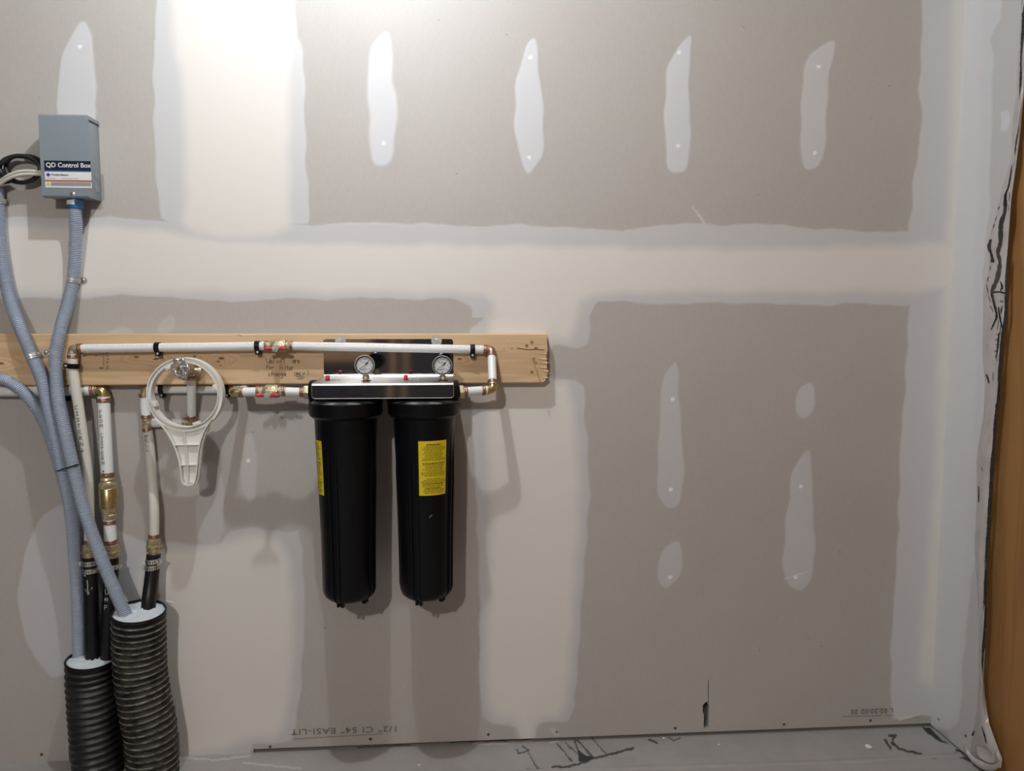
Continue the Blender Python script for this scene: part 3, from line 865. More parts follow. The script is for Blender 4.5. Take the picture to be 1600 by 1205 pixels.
for (x, y, dx, dy, w) in [(1561, 322, -2, 6, 1.2), (1557, 338, -3, 8, 1), (1553, 350, -2, 7, 1.2), (1577, 300, -1, 14, 1.2), (1575, 320, 0, 10, 1), (1547, 415, -1, 8, 1), (1545, 432, -2, 8, 1.2), (1541, 445, 3, 14, 1.4), (1543, 462, 4, 10, 1), (1547, 478, 5, 10, 1.4),
                          (1563, 440, 3, 12, 3), (1567, 447, -4, 8, 2), (1562, 470, 6, 2, 1.4), (1566, 478, -2, 12, 2), (1560, 500, -2, 16, 1.2), (1564, 505, -2, 18, 1.2), (1557, 522, 4, 2, 1.4), (1559, 530, -5, 2, 1), (1556, 538, 5, 1, 1.2), (1553, 548, 6, 2, 1.2), (1555, 556, 3, 8, 1.2), (1552, 580, 0, 16, 1), (1544, 590, 1, 10, 1.2), (1534, 730, 1, 6, 1.2)]:
    smear([(x, y), (x + dx * .5 + rs_.uniform(-1, 1), y + dy * .5), (x + dx, y + dy)], [.6 * w, w, .5 * w])
gapl = [(1573, 400), (1571, 437), (1570, 490), (1564, 532), (1558, 619), (1551.5, 689), (1547, 759), (1543, 828), (1540, 867), (1537, 968), (1534, 1035), (1533, 1060)]
smear([(x + 1.2, y) for x, y in gapl], [2, 4, 4, 5, 5, 5, 5, 5, 4, 5, 4, 2], 'black_edge_ribbon', lambda u, v: PX(u, v, XC - 0.007))  # ragged black ribbon along the sheet edge beside the wood
smear([(1606, -200), (1600, 0), (1596, 90), (1592, 180), (1583, 262)], [6, 6, 5, 3, 2], 'black_edge_ribbon', lambda u, v: PX(u, v, XC - 0.006))

# ================================================================= mounting board
BD = 0.038
zb1 = P(600, 521.5, BD).z; zb0 = P(600, 600, BD).z
bx1 = P(855, 560, BD).x
bx0 = X0 + 0.02
knots_px = [(244, 561, .004), (213, 558, .004), (346, 560, .0045), (341, 565, .003), (304, 557, .003), (718, 561, .0035), (2, 568, .004), (150, 556, .002), (620, 575, .003), (800, 545, .002), (345, 571, .002)]
borg = Vector(((bx0 + bx1) / 2, -BD / 2, zb0))
wood_material('pine_board', (0.66, 0.47, 0.285), (0.42, 0.255, 0.125), [(P(x, y, BD) - borg, r) for x, y, r in knots_px], 0, (0.20, 0.10, 0.05), 0.62, 16.0)
board = thing('mounting_board', borg, 'long knotty pine board screwed to the drywall behind the pipes', 'board')
mb = MB()
nseg = 46; ztop = zb1; zbot = zb0
prof = [(0.0, ztop - 0.003), (0.003, ztop), (BD - 0.003, ztop), (BD, ztop - 0.003), (BD, zbot + 0.003), (BD - 0.003, zbot), (0.003, zbot), (0.0, zbot + 0.003)]
vs = []; xs = list(np.linspace(bx0, bx1 - 0.03, 24)) + [bx1]
# front face subdivided in z so that the sawn end can be ragged
zs = np.linspace(zbot + 0.003, ztop - 0.003, 26)
ringz = [(0.0, ztop - 0.003), (0.003, ztop), (BD - 0.003, ztop)] + [(BD, z) for z in zs[::-1]] + [(BD - 0.003, zbot), (0.003, zbot), (0.0, zbot + 0.003)]
rr = random.Random(3)
endoff = []
for d, z in ringz:
    f = (z - zbot) / (ztop - zbot)
    e = -0.010 * (1 - f) * 0 + (0.004 * (1 - f)) + (rr.uniform(-0.005, 0.001) if f < 0.62 else rr.uniform(-0.0012, 0.0006))
    if f < 0.08: e -= 0.016 * (1 - f / 0.08) ** 0.7
    endoff.append(e)
nR = len(ringz)
for x in xs:
    for k, (d, z) in enumerate(ringz):
        vs.append((x + (endoff[k] if x == bx1 else 0), -d, z))
fs = [(i * nR + k, i * nR + (k + 1) % nR, (i + 1) * nR + (k + 1) % nR, (i + 1) * nR + k) for i in range(len(xs) - 1) for k in range(nR)]
fs.append(tuple(range(nR))); fs.append(tuple(reversed(range((len(xs) - 1) * nR, len(xs) * nR))))
mb.add(vs, fs).build('plank', MAT['pine_board'], board, angle=30)
# torn splinters at the sawn end and gouges
for (x, y, l, h) in [(852, 561, 10, 1.6), (853, 567, 9, 1.3), (852, 574, 11, 1.6), (854, 580, 7, 1.2), (853, 590, 6, 1.5), (851, 553, 6, 1.0)]:
    MB().prism([P(x - l, y, BD - .001), P(x + 2, y - h, BD - .001), P(x + 3.5, y + h * .2, BD - .001), P(x + 1, y + h, BD - .001)], (0, -0.0025, 0)).build('splinter', MAT['splinter'], board)
for pts, w in [([(791, 530), (798, 533), (822, 536), (850, 537)], 1.0), ([(808, 544), (825, 546.5), (838, 546), (850, 547)], 1.3), ([(835, 544), (840, 543.5)], 1.6), ([(372, 523), (378, 526), (367, 520)], 0.8)]:
    MB().ribbon(pts, w, lambda u, v: P(u, v, BD + 0.0006)).build('gouge', MAT['rust_screw'] if w > 1.2 else MAT['splinter'], board, recalc=False)
for (sx, sy) in [(831, 535), (823, 540.5), (831, 581.5)]:
    MB().lathe(P(sx, sy, BD - 0.002), (0, -1, 0), [(0, 0.0036), (0.0032, 0.0036), (0.0026, 0.002), (0.001, 0)], 12).build('screw', MAT['rust_screw'], board)
c = P(832, 559, BD)
MB().lathe(c + Vector((0, 0.004, 0)), (0, -1, 0), [(0, 0.0017), (0.040, 0.0017), (0.040, 0.0036), (0.042, 0.0036), (0.0425, 0.0)], 12).build('protruding_nail', MAT['screw_steel'], board)

# ---------------------------------------------------------------- pen strokes
FONT = {
 'C': [[(.62, .8), (.4, 1), (.1, .75), (.05, .35), (.25, 0), (.62, .12)]], 'I': [[(.1, 1), (.6, 1)], [(.35, 1), (.35, 0)], [(.1, 0), (.6, 0)]],
 'S': [[(.6, .85), (.35, 1), (.1, .8), (.3, .55), (.55, .3), (.35, 0), (.05, .12)]], 'T': [[(0, 1), (.65, 1)], [(.33, 1), (.3, 0)]],
 'E': [[(.55, 1), (.1, .95), (.08, .05), (.58, 0)], [(.1, .5), (.5, .52)]], 'R': [[(.1, 0), (.1, 1), (.5, .9), (.5, .6), (.12, .5), (.6, 0)]],
 'N': [[(.05, 0), (.1, 1), (.55, 0), (.6, 1)]], 'F': [[(.1, 0), (.1, 1), (.6, 1)], [(.1, .5), (.5, .52)]],
 'O': [[(.35, 1), (.08, .75), (.1, .2), (.35, 0), (.6, .25), (.6, .75), (.35, 1)]], 'M': [[(.02, 0), (.1, 1), (.35, .4), (.6, 1), (.68, 0)]],
 'W': [[(0, 1), (.15, 0), (.35, .7), (.52, 0), (.7, 1)]], 'L': [[(.1, 1), (.08, .03), (.58, 0)]], 'V': [[(0, 1), (.38, 0), (.62, .95)]],
 'Y': [[(0, 1), (.3, .5)], [(.62, 1), (.18, -.05)]], 'P': [[(.08, 0), (.1, 1), (.5, .9), (.48, .55), (.1, .5)]], 'U': [[(.05, 1), (.1, .15), (.35, 0), (.58, .2), (.6, 1)]],
 'a': [[(.5, .55), (.2, .6), (.05, .3), (.2, .02), (.42, .15), (.5, .55), (.52, .1), (.62, 0)]], 'l': [[(.2, 1.05), (.2, 0)]],
 'v': [[(0, .6), (.25, 0), (.5, .6)]], 'e': [[(.05, .3), (.45, .35), (.4, .58), (.15, .55), (.05, .25), (.2, 0), (.5, .05)]],
 's': [[(.45, .6), (.15, .55), (.3, .3), (.35, .05), (.05, 0)]], 'r': [[(.1, .6), (.12, 0)], [(.12, .4), (.3, .6), (.5, .55)]],
 'o': [[(.3, .6), (.05, .3), (.25, 0), (.5, .25), (.3, .6)]], 'i': [[(.2, .6), (.2, 0)], [(.2, .85), (.22, .8)]], 't': [[(.25, .95), (.25, .1), (.4, 0)], [(.05, .62), (.48, .65)]],
 'c': [[(.5, .5), (.25, .6), (.05, .3), (.2, 0), (.5, .08)]], 'h': [[(.1, 1), (.1, 0)], [(.1, .4), (.35, .6), (.48, .4), (.5, 0)]], 'n': [[(.1, .6), (.1, 0)], [(.1, .4), (.35, .6), (.48, .4), (.52, 0)]],
 'g': [[(.45, .55), (.15, .6), (.05, .3), (.25, .1), (.45, .4), (.45, .6), (.5, -.25), (.3, -.5), (.1, -.35)]], '!': [[(.3, 1.3), (.22, .25)], [(.2, -.12), (.22, -.2)]],
 'p': [[(.1, .6), (.1, -.4)], [(.1, .5), (.4, .6), (.5, .3), (.3, .05), (.1, .1)]], 'u': [[(.05, .6), (.12, .05), (.4, .1), (.5, .6), (.52, 0)]], 'm': [[(.05, .6), (.05, 0)], [(.05, .4), (.22, .6), (.3, 0)], [(.3, .4), (.5, .6), (.58, 0)]],
 '^': [[(.3, 0), (.32, 1)], [(.12, .65), (.32, 1), (.52, .65)]], '|': [[(.3, 1), (.3, 0)], [(.08, .4), (.3, 0), (.55, .45)]],
}


def pen(mb, ch, x, y, w, h, lw, fn):
    for st in FONT[ch]:
        st = [(x + a * w / .65, y - b * h) for a, b in st]
        if len(st) > 2:
            q = catmull([(a, b, 0) for a, b in st], 0.8); st = [(p.x, p.y) for p in q]
        mb.ribbon(st, lw, fn)


mb = MB(); fB = lambda u, v: P(u, v, BD + 0.0005)
for word, x, y, adv, w, h in [('V', 414, 568, 0, 9, 9.5), ('alves', 421.5, 568, 5.1, 4.6, 8.2), ('are', 456.5, 567.5, 4.2, 4.4, 8), ('F', 416, 577, 0, 4.5, 6), ('or', 420.5, 577, 4, 4, 6.5),
                              ('F', 437, 578, 0, 4.5, 7), ('ilter', 440.5, 578, 3.7, 3.6, 7), ('change', 419, 587.5, 4.9, 4.6, 6.5), ('ONLY', 459.5, 587, 4.4, 4, 5), ('!', 479.5, 588.5, 0, 5, 7)]:
    for i, ch in enumerate(word): pen(mb, ch, x + i * adv, y, w, h, 0.78, fB)
mb.ribbon([(463, 588.6), (470, 589.2), (476, 589.6)], 0.95, fB); mb.ribbon([(465, 592.2), (469, 591.8), (473.5, 592.4)], 0.95, fB)
mb.build('handwriting', MAT['marker_ink'], board, recalc=False)['label'] = 'handwritten black marker note about the valves'


def stamp(px_, py_):
    o = P(px_, py_, BD + 0.0005)
    return lambda u, v: o + Vector((v, 0, -u))


put_text('lumber_stamp', 'A.F.P.A 26', 0.0098, stamp(165, 550), MAT['stamp_ink'], board, spacing=1.05)
put_text('lumber_stamp', 'S-P-F HT KD', 0.0068, stamp(159.5, 550), MAT['stamp_ink'], board)
put_text('lumber_stamp', 'CUT', 0.006, stamp(154.5, 550), MAT['stamp_ink'], board)
put_text('lumber_stamp', '2', 0.013, stamp(155.5, 573), MAT['stamp_ink'], board, bold=0.0004)

# ================================================================= control box
bd = 0.070
tl = P(60, 178, bd); br = P(139, 309, bd)
bxl, bxr, bzt, bzb = tl.x, br.x, tl.z, br.z
t = box = thing('control_box', ((bxl + bxr) / 2, -bd / 2, bzb), 'grey hammered steel pump control box on the drywall', 'control box')
w_, h_ = bxr - bxl, bzt - bzb; cx_ = (bxl + bxr) / 2; cz_ = (bzt + bzb) / 2
MB().box((cx_, -0.031, cz_ - 0.001), (w_ - 0.004, 0.064, h_ - 0.006), bevel=0.001).build('body', MAT['box_paint'], t)
# cover: folded sheet, front with top lip and side flanges
mb = MB(); th = 0.0016; r = 0.006
pr = [(-0.002, bzt + 0.001)] + [(-(bd - r) - r * math.sin(a), bzt + 0.001 - r + r * math.cos(a)) for a in np.linspace(0, PI / 2, 6)] + \
     [(-(bd - r) - r * math.cos(a), bzb + r - r * math.sin(a)) for a in np.linspace(0, PI / 2, 6)] + [(-(bd - 0.018), bzb)]
vs = []
for x in (bxl - 0.001, bxr + 0.001): vs += [(x, y, z) for y, z in pr]
n = len(pr)
mb.add(vs, [(i, i + 1, n + i + 1, n + i) for i in range(n - 1)])
for x in (bxl - 0.001, bxr + 0.001):
    q = [Vector((x, y, z)) for y, z in pr[1:n - 1]] + [Vector((x, -(bd - 0.014), bzb + 0.001)), Vector((x, -(bd - 0.014), bzt - 0.008)), Vector((x, -0.002, bzt - 0.007)), Vector((x, -0.002, bzt + 0.001))]
    mb.add(q, [tuple(range(len(q)))])
mb.build('cover', MAT['box_paint'], t, angle=35)
fy = -bd - 0.0008


def on_box(u, v): return Vector((bxl + u, fy, bzb + v))


def rect(name, u0, v0, u1, v1, mat, parent, k=0):
    return MB().add([on_box(u0, v0) + Vector((0, -k * 0.0003, 0)), on_box(u1, v0) + Vector((0, -k * 0.0003, 0)), on_box(u1, v1) + Vector((0, -k * 0.0003, 0)), on_box(u0, v1) + Vector((0, -k * 0.0003, 0))], [(0, 1, 2, 3)]).build(name, MAT[mat], parent, recalc=False)


k_ = S(bd); u0 = 5 * k_; u1 = 71 * k_
vz = lambda py: (309 - py) * k_
lab = rect('nameplate', u0, vz(295), u1, vz(256), 'print_white', t)
rect('title_band', u0, vz(271.5), u1, vz(256), 'print_navy', lab, 1)
rect('blue_strip', u0, vz(271.5), u1, vz(269.8), 'print_blue', lab, 2)
put_text('title_text', 'QD Control Box', 0.0155, lambda u, v: on_box(u0 + 0.0035 + u, vz(265.6) + v) + Vector((0, -0.0006, 0)), MAT['print_white'], lab, bold=0.0006, sx=0.98)
rect('warning_line', u0, vz(286.2), u1 + k_, vz(284), 'print_red', lab, 1)
rect('warning_strip', u0 + 8 * k_, vz(292.5), u1 - 1 * k_, vz(287), 'print_grey', lab, 1)
MB().add([on_box(u0 + 0.5 * k_, vz(292)) + Vector((0, -.0004, 0)), on_box(u0 + 8 * k_, vz(292)) + Vector((0, -.0004, 0)), on_box(u0 + 4.2 * k_, vz(286.5)) + Vector((0, -.0004, 0))], [(0, 1, 2)]).build('warning_triangle', MAT['print_yellow'], lab, recalc=False)
c0 = (u0 + 5 * k_, vz(276.5)); q = 3.2 * k_
MB().add([on_box(c0[0] - q, c0[1]) + Vector((0, -.0004, 0)), on_box(c0[0], c0[1] - q) + Vector((0, -.0004, 0)), on_box(c0[0] + q, c0[1]) + Vector((0, -.0004, 0)), on_box(c0[0], c0[1] + q) + Vector((0, -.0004, 0))], [(0, 1, 2, 3)]).build('diamond_emblem', MAT['print_blue'], lab, recalc=False)
put_text('maker_text', 'Franklin Electric', 0.0062, lambda u, v: on_box(u0 + 9.5 * k_ + u, vz(277.6) + v) + Vector((0, -0.0004, 0)), MAT['print_navy'], lab, bold=0.0002)
mb = MB()
for a, b, y in ((2, 16, 281.8), (23, 46, 281.8)):
    x = a
    while x < b:
        l = random.uniform(1.2, 3); mb.ribbon([(u0 + x * k_, vz(y)), (u0 + (x + l) * k_, vz(y))], 0.0012, lambda u, v: on_box(u, v) + Vector((0, -.0004, 0))); x += l + .9
mb.build('small_print', MAT['print_grey'], lab, recalc=False)
sc_ = on_box(43 * k_, vz(303.5))
MB().lathe(sc_ + Vector((0, 0.0005, 0)), (0, -1, 0), [(0, 0.0062), (0.002, 0.0055), (0.0028, 0.003), (0.0028, 0)], 18).build('cover_screw', MAT['chrome'], t)
for (zz, yy, rr_) in [(270, -0.022, 0.012), (289, -0.022, 0.013)]:
    z0 = bzb + (309 - zz) * k_
    MB().lathe((bxr - 0.0022, yy, z0), (1, 0, 0), [(0.0, rr_), (0.0009, rr_), (0.0009, rr_ - 0.0012), (0.0004, rr_ - 0.0016), (0.0004, 0)], 24).build('knockout', MAT['box_paint'], t)
MB().lathe((bxr - 0.0018, -0.048, bzb + 26 * k_), (1, 0, 0), [(0, 0.002), (0.0006, 0.002), (0.0006, 0)], 10).build('screw_hole', MAT['dark_screw'], t)

# ================================================================= cables beside the box
c = P(35, 263, 0.02); pts = []
for i in range(60):
    a = math.radians(100) + i / 59 * 2 * PI * 2.15
    rx, rz = (27 - 3.5 * math.sin(i * .13)) * S(.02), (19 + 2.5 * math.sin(i * .2)) * S(.02)
    pts.append(Vector((c.x + rx * math.cos(a), -0.014 - 0.018 * i / 59, c.z + rz * math.sin(a))))
pts = pts + [Vector((pts[-1].x - .03, -.03, pts[-1].z - 0.022)), P(20, 281, .03), P(-40, 292, .02)]
head = [P(70, 258, .04), P(62, 250, .03), P(50, 245, .018)]
tag(MB().tube(resample(catmull(head + pts, .004), .004), 0.0052, 10).build('power_cable', MAT['rubber_black']), 'coiled black power cable beside the grey control box', 'cable')
t = thing('wire_pair', P(30, 280, .035), 'pair of cream wires looping into the grey control box', 'wire')
for k, off in enumerate((0, 5.2)):
    p = [P(70, 268.5 + off * .8, .045), P(60, 268.5 + off * .8, .045), P(42, 267 + off, .046), P(25, 269.5 + off, .046), P(10, 276 + off, .042), P(0, 283 + off, .036), P(-30, 300 + off, .03)]
    MB().tube(resample(catmull(p, .004), .004), 0.0039, 10).build('wire', MAT['wire_white'], t)

# ================================================================= ribbed flexible conduits
CR = 0.0158


def ribbed(path, r, pitch, depth, n=16, duty=0.55):
    path = catmull(path, 0.004); L = sum((b - a).length for a, b in zip(path, path[1:])); npitch = int(L / pitch)
    q = resample(path, L / (npitch * 4)); rad = []; mi = []
    for i in range(len(q)):
        k = i % 4; rad.append(r if k in (0, 1) else r - depth); mi.append(0 if k == 0 or k == 3 and False else (1 if k in (1, 2) else 0))
    mb = MB(); mb.tube(q, rad, n, True, mi); return mb


c1 = [P(118, 308, .040), P(118, 330, .040), P(118.5, 365, .030), P(115, 431, .0175), P(107, 472, .028), P(96, 510, .050), P(88.5, 545, .0560), P(87, 562, .0565), P(88, 594, .064), P(92, 631, .080), P(100, 669, .091), P(113, 725, .095), P(131, 795, .101), P(157.5, 870, .108), P(189, 945, .110), P(200, 968, .105)]
c2 = [P(-5, 291, .0175), P(-3.5, 312, .0175), P(-1, 370, .0175), P(9, 435, .0175), P(17, 472, .028), P(30, 508, .050), P(50, 556, .0560), P(65.5, 594, .062), P(74, 631, .070), P(83.5, 669, .079), P(95.5, 722, .081), P(110, 795, .073), P(117, 870, .058), P(121.5, 945, .051), P(123, 1010, .050), P(123.5, 1034, .052)]
c3 = [P(-60, 577, .057), P(0, 591.5, .057), P(19, 600, .056), P(37, 614, .054), P(54, 634, .049), P(68, 658, .045), P(84, 700, .043), P(104, 770, .036), P(122, 840, .022), P(142, 900, .0165), P(154, 950, .0165), P(156, 1000, .020), P(156.5, 1034, .025)]
for pts, lb in ((c1, 'blue-grey ribbed conduit running down from the grey control box'), (c2, 'blue-grey ribbed conduit strapped to the drywall left of the control box'), (c3, 'blue-grey ribbed conduit bending in below the board, behind the others')):
    t = thing('flexible_conduit', pts[-1], lb, 'conduit', 'ribbed conduits')
    rib = ribbed(pts, CR if pts is not c3 else 0.0150, 0.0044, 0.0026).build('ribbed_tube', MAT['conduit_rib'], t, angle=60)
    if pts is c1:
        b0 = P(118, 311.5, .040)
        cn = MB().lathe(b0 + Vector((0, 0, 0.006)), (0, 0, -1), [(0, 0.0185), (0.004, 0.0195), (0.022, 0.0190), (0.030, 0.0175), (0.030, 0.0)], 28).build('connector', MAT['blue_plastic'], t)
        vs = [];
        for a in np.radians(np.linspace(-58, 18, 8)):
            for zz in (-0.0045, -0.0155): vs.append(b0 + Vector((0.0199 * math.sin(a), -0.0199 * math.cos(a), zz)))
        MB().add(vs, [(2 * i, 2 * i + 1, 2 * i + 3, 2 * i + 2) for i in range(7)]).build('sticker', MAT['print_white'], cn)


def at_len(path, py):
    q = catmull(path, .003)
    i = min(range(len(q)), key=lambda k: abs(to_px(np.array([q[k]]))[0, 1] - py)); i = max(1, min(len(q) - 2, i))
    return q[i], (q[i + 1] - q[i - 1]).normalized()


def strap(path, py, tabpx, base_d, lb):
    p, tdir = at_len(path, py)
    t = thing('conduit_strap', p, lb, 'strap', 'metal conduit straps')
    side = tdir.cross(Vector((0, -1, 0))).normalized()
    if side.x < 0: side = -side
    out = side.cross(tdir).normalized()
    if out.y > 0: out = -out
    R = CR + 0.0016; vs = []; na = 22
    base = -base_d - 0.0012
    mb = MB()
    for i in range(na + 1):
        a = math.radians(-190 + 200 * i / na) + PI / 2
        for (w, rr2) in ((-0.006, R), (-0.002, R), (-0.0012, R + 0.0014), (0.0012, R + 0.0014), (0.002, R), (0.006, R)):
            vs.append(p + tdir * w + (side * math.sin(a + PI / 2 + math.radians(5)) + out * -math.cos(a + PI / 2 + math.radians(5))) * rr2)
    mb.add(vs, [(i * 6 + k, i * 6 + k + 1, (i + 1) * 6 + k + 1, (i + 1) * 6 + k) for i in range(na) for k in range(5)])
    mb.build('band', MAT['galvanised'], t, angle=50)
    tp = P(*tabpx, base_d); tp.y = base
    e = p + side * (R * 0.9); e.y = base
    dirv = (tp - e).normalized(); per = Vector((dirv.z, 0, -dirv.x)) * 0.0092
    pl = [e - per * .9, tp - per] + [tp + (dirv * math.cos(a) - per.normalized() * math.sin(a)) * 0.0092 for a in np.radians(np.linspace(70, -70, 8))] + [tp + per, e + per * .9]
    MB().prism(pl, (0, -0.0016, 0)).build('tab', MAT['galvanised'], t)
    MB().lathe(tp + Vector((0, -0.0015, 0)), (0, -1, 0), [(0, 0.0046), (0.0016, 0.004), (0.0024, 0.002), (0.0024, 0)], 14).build('screw', MAT['screw_steel'], t)


strap(c1, 437, (131, 438), 0.0, 'metal strap below the control box, holding its conduit to the bare drywall')
strap(c2, 315, (11, 315), 0.0, 'bright metal strap beside the black cable coil')
strap(c2, 557, (72.5, 551), BD, 'metal strap screwed to the pine board around a conduit')
# zip tie around both
p1, d1 = at_len(c1, 728); p2, d2 = at_len(c2, 733)
mid = (p1 + p2) / 2; ax = (p1 - p2).normalized(); outv = Vector((0, -1, 0)); Rz = CR + 0.001
loop = []
for a in np.radians(np.linspace(-90, 90, 12)): loop.append(p1 + (ax * math.cos(a) + outv * math.sin(a)) * Rz)
for a in np.radians(np.linspace(90, 270, 12)): loop.append(p2 + (ax * math.cos(a) + outv * math.sin(a)) * Rz)
loop.append(loop[0])
tdir = d1; mb = MB(); vs = []
for q in loop:
    cc = mid; n_ = (q - cc); n_.z = 0; n_ = n_.normalized()
    vs += [q - tdir * .0017, q + tdir * .0017, q + tdir * .0017 + n_ * .0014, q - tdir * .0017 + n_ * .0014]
mb.add(vs, [(i * 4 + k, i * 4 + (k + 1) % 4, (i + 1) * 4 + (k + 1) % 4, (i + 1) * 4 + k) for i in range(len(loop) - 1) for k in range(4)])
t = thing('cable_tie', mid, 'black cable tie binding the ribbed conduits below the board', 'cable tie')
mb.build('strap', MAT['rubber_black'], t)
MB().box(p2 + (-ax) * (Rz + .002) + Vector((0, -.004, 0)), (.005, .006, .005), bevel=.0008).build('lock_head', MAT['rubber_black'], t)

# ================================================================= plumbing
def ring(mb_parent, p, axis, r, w=0.009, mat='copper', name='crimp_ring'):
    ax = Vector(axis).normalized(); p = Vector(p)
    return MB().lathe(p - ax * w / 2, ax, [(0, r), (0, r + .0015), (.0008, r + .0021), (w / 2 - .0006, r + .0021), (w / 2, r + .0017), (w / 2 + .0006, r + .0021), (w - .0008, r + .0021), (w, r + .0015), (w, r)], 24).build(name, MAT[mat], mb_parent, angle=50)


def elbow(parent, p, d1, d2, r, arm, mat='brass'):
    """p corner; d1,d2 unit directions of the two arms"""
    p = Vector(p); d1 = Vector(d1).normalized(); d2 = Vector(d2).normalized()
    pts = [p + d1 * arm] + [p + d1 * (arm * .55 * (1 - t)) ** 1 * 1.0 + d2 * (arm * .55 * t) for t in np.linspace(0, 1, 7)] + [p + d2 * arm]
    # round the corner
    q = [p + d1 * arm, p + d1 * arm * .6]
    for t_ in np.linspace(0.12, .88, 6):
        q.append((p + d1 * arm * .5) * (1 - t_) ** 2 + p * 2 * t_ * (1 - t_) + (p + d2 * arm * .5) * t_ ** 2)
    q += [p + d2 * arm * .6, p + d2 * arm]
    e = MB().tube(q, r, 18).build('elbow', MAT[mat], parent, angle=50)
    for d in (d1, d2):
        MB().lathe(p + d * arm * .72, d, [(0, r), (0, r + .0022), (.003, r + .0022), (.003, r)], 22).build('collar', MAT[mat], e, angle=30)
    return e


def hexnut(mb, p, axis, r, w):
    return mb.lathe(p, axis, [(0, r * .92), (w * .12, r), (w * .88, r), (w, r * .92)], 6)


R34, R1 = 0.0110, 0.0150
# ---- upper run with the right-hand drop to the filter
dT = BD + 0.0185
A0 = P(113, 545, dT); A1 = P(436, 540.5, dT); A2 = P(768, 546.5, dT)
t = up_run = thing('water_pipe', A2, 'long white water pipe along the top of the board, over the filter bracket', 'water pipe')
e1 = (A1 - A0).normalized(); e2 = (A2 - A1).normalized()
B2 = P(770, 609, .128); B3 = P(719, 612.5, .14)
MB().tube(resample([A0 + e1 * .017, A1 - e1 * .012], .05), R34, 18).build('pipe', MAT['pex'], t)
MB().tube(resample([A1 + e2 * .012, A2 - e2 * .012], .05), R34, 18).build('pipe', MAT['pex'], t)
dn = (B2 - A2).normalized()
MB().tube([A2 + dn * .012, B2 - dn * .012], R34, 18).build('pipe', MAT['pex'], t)
lf = (B3 - B2).normalized()
MB().tube([B2 + lf * .012, B3 - lf * .012], R34, 18).build('pipe', MAT['pex'], t)
elbow(t, A2, -e2, dn, R34 * .95, .013, 'copper'); elbow(t, B2, -dn, lf, R34 * 1.0, .016, 'brass')
for p, a in ((A2 - e2 * .017, e2), (A2 + dn * .018, dn), (B2 - dn * .022, dn), (B2 + lf * .024, lf), (B3 - lf * .014, lf)): ring(t, p, a, R34)
mb = MB(); hexnut(mb, B3 - lf * .009, lf, .0185, .012); mb.build('union_nut', MAT['brass_cast'], t, angle=20)
# printed line on the pipe
mb = MB(); x = 135.0
while x < 755:
    l = random.choice([.8, 1, 1.2, 1.6, 2.2]); x2 = x + l
    if not (425 < x < 452 or 239 < x < 249 or 398 < x < 408 or 735 < x < 742 or random.random() < .12):
        for (aa, bb) in ((x, x2),):
            za = A0.lerp(A1, (x - 113) / 323) if x < 436 else A1.lerp(A2, (x - 436) / 332)
            zb_ = A0.lerp(A1, (x2 - 113) / 323) if x2 < 436 else A1.lerp(A2, (x2 - 436) / 332)
            an = math.radians(38); off = Vector((0, -math.cos(an), math.sin(an))) * (R34 + .0002)
            an2 = math.radians(32 - random.random() * 3); off2 = Vector((0, -math.cos(an2), math.sin(an2))) * (R34 + .0002)
            mb.add([za + off, zb_ + off, zb_ + off2, za + off2], [(0, 1, 2, 3)])
    x = x2 + random.choice([.5, .6, .8, 1.4])
tag(mb.build('printed_line', MAT['pex_print'], t, recalc=False), kind='stuff')

# ---- cistern return: drop at the left end
cp = [A0 + Vector((0, 0, -.012)), P(114, 575, .056), P(118, 605, .056), P(123, 636, .054), P(131, 692, .050), P(136.5, 735, .046), P(139, 776, .048), P(139.5, 815, .051), P(139.5, 852, .053)]
t = cis = thing('water_pipe', cp[-1], 'white water pipe marked CISTERN with a downward arrow', 'water pipe')
elbow(t, A0, e1, (0, 0, -1), R34 * .95, .014, 'brass_cast')
ring(t, A0 + e1 * .021, e1, R34); ring(t, A0 + Vector((0, 0, -.02)), (0, 0, 1), R34)
cpath = resample(catmull(cp), .006)
cpipe = MB().tube(cpath, R34 + .0012, 18).build('pipe', MAT['pex_aged'], t)


def on_tube(path, r):
    L = [0.0]
    for a, b in zip(path, path[1:]): L.append(L[-1] + (b - a).length)

    def fn(u, v):            # u metres to the right of the axis (arc), v metres along the path
        i = int(np.searchsorted(L, v)) - 1; i = max(0, min(len(path) - 2, i))
        f = (v - L[i]) / (L[i + 1] - L[i]); p = path[i].lerp(path[i + 1], f)
        tt = (path[i + 1] - path[i]).normalized(); s = Vector((0, -1, 0)).cross(tt).normalized()
        if s.x < 0: s = -s
        o = s.cross(tt).normalized()
        if o.y > 0: o = -o
        a = u / r
        return p + (s * math.sin(a) + o * math.cos(a)) * (r + .0004)
    fn.L = L
    return fn


def stack_text(name, text, path, r, v0, v1, hh, ww, mat, parent, lw=0.0013, u0=0.0):
    fn = on_tube(path, r); mb = MB(); n_ = len(text); ad = (v1 - v0) / n_
    for i, ch in enumerate(text):
        if ch == ' ': continue
        for st in FONT[ch]:
            st = [(u0 + (a - .33) * ww / .65, v0 + i * ad + (1 - b) * hh) for a, b in st]
            st = [(p.x, p.y) for p in resample(catmull([(a, b, 0) for a, b in st], .001), .0012)]
            mb.ribbon(st, lw, fn)
    return mb.build(name, mat, parent, recalc=False)


def vlen(path, py):
    L = 0; best = (1e9, 0)
    for a, b in zip(path, path[1:]):
        d_ = abs(to_px(np.array([a]))[0, 1] - py)
        if d_ < best[0]: best = (d_, L)
        L += (b - a).length
    return best[1]


stack_text('handwriting', 'CISTERN|', cpath, R34 + .0012, vlen(cpath, 634), vlen(cpath, 709), .0092, .0078, MAT['marker_ink'], cpipe)


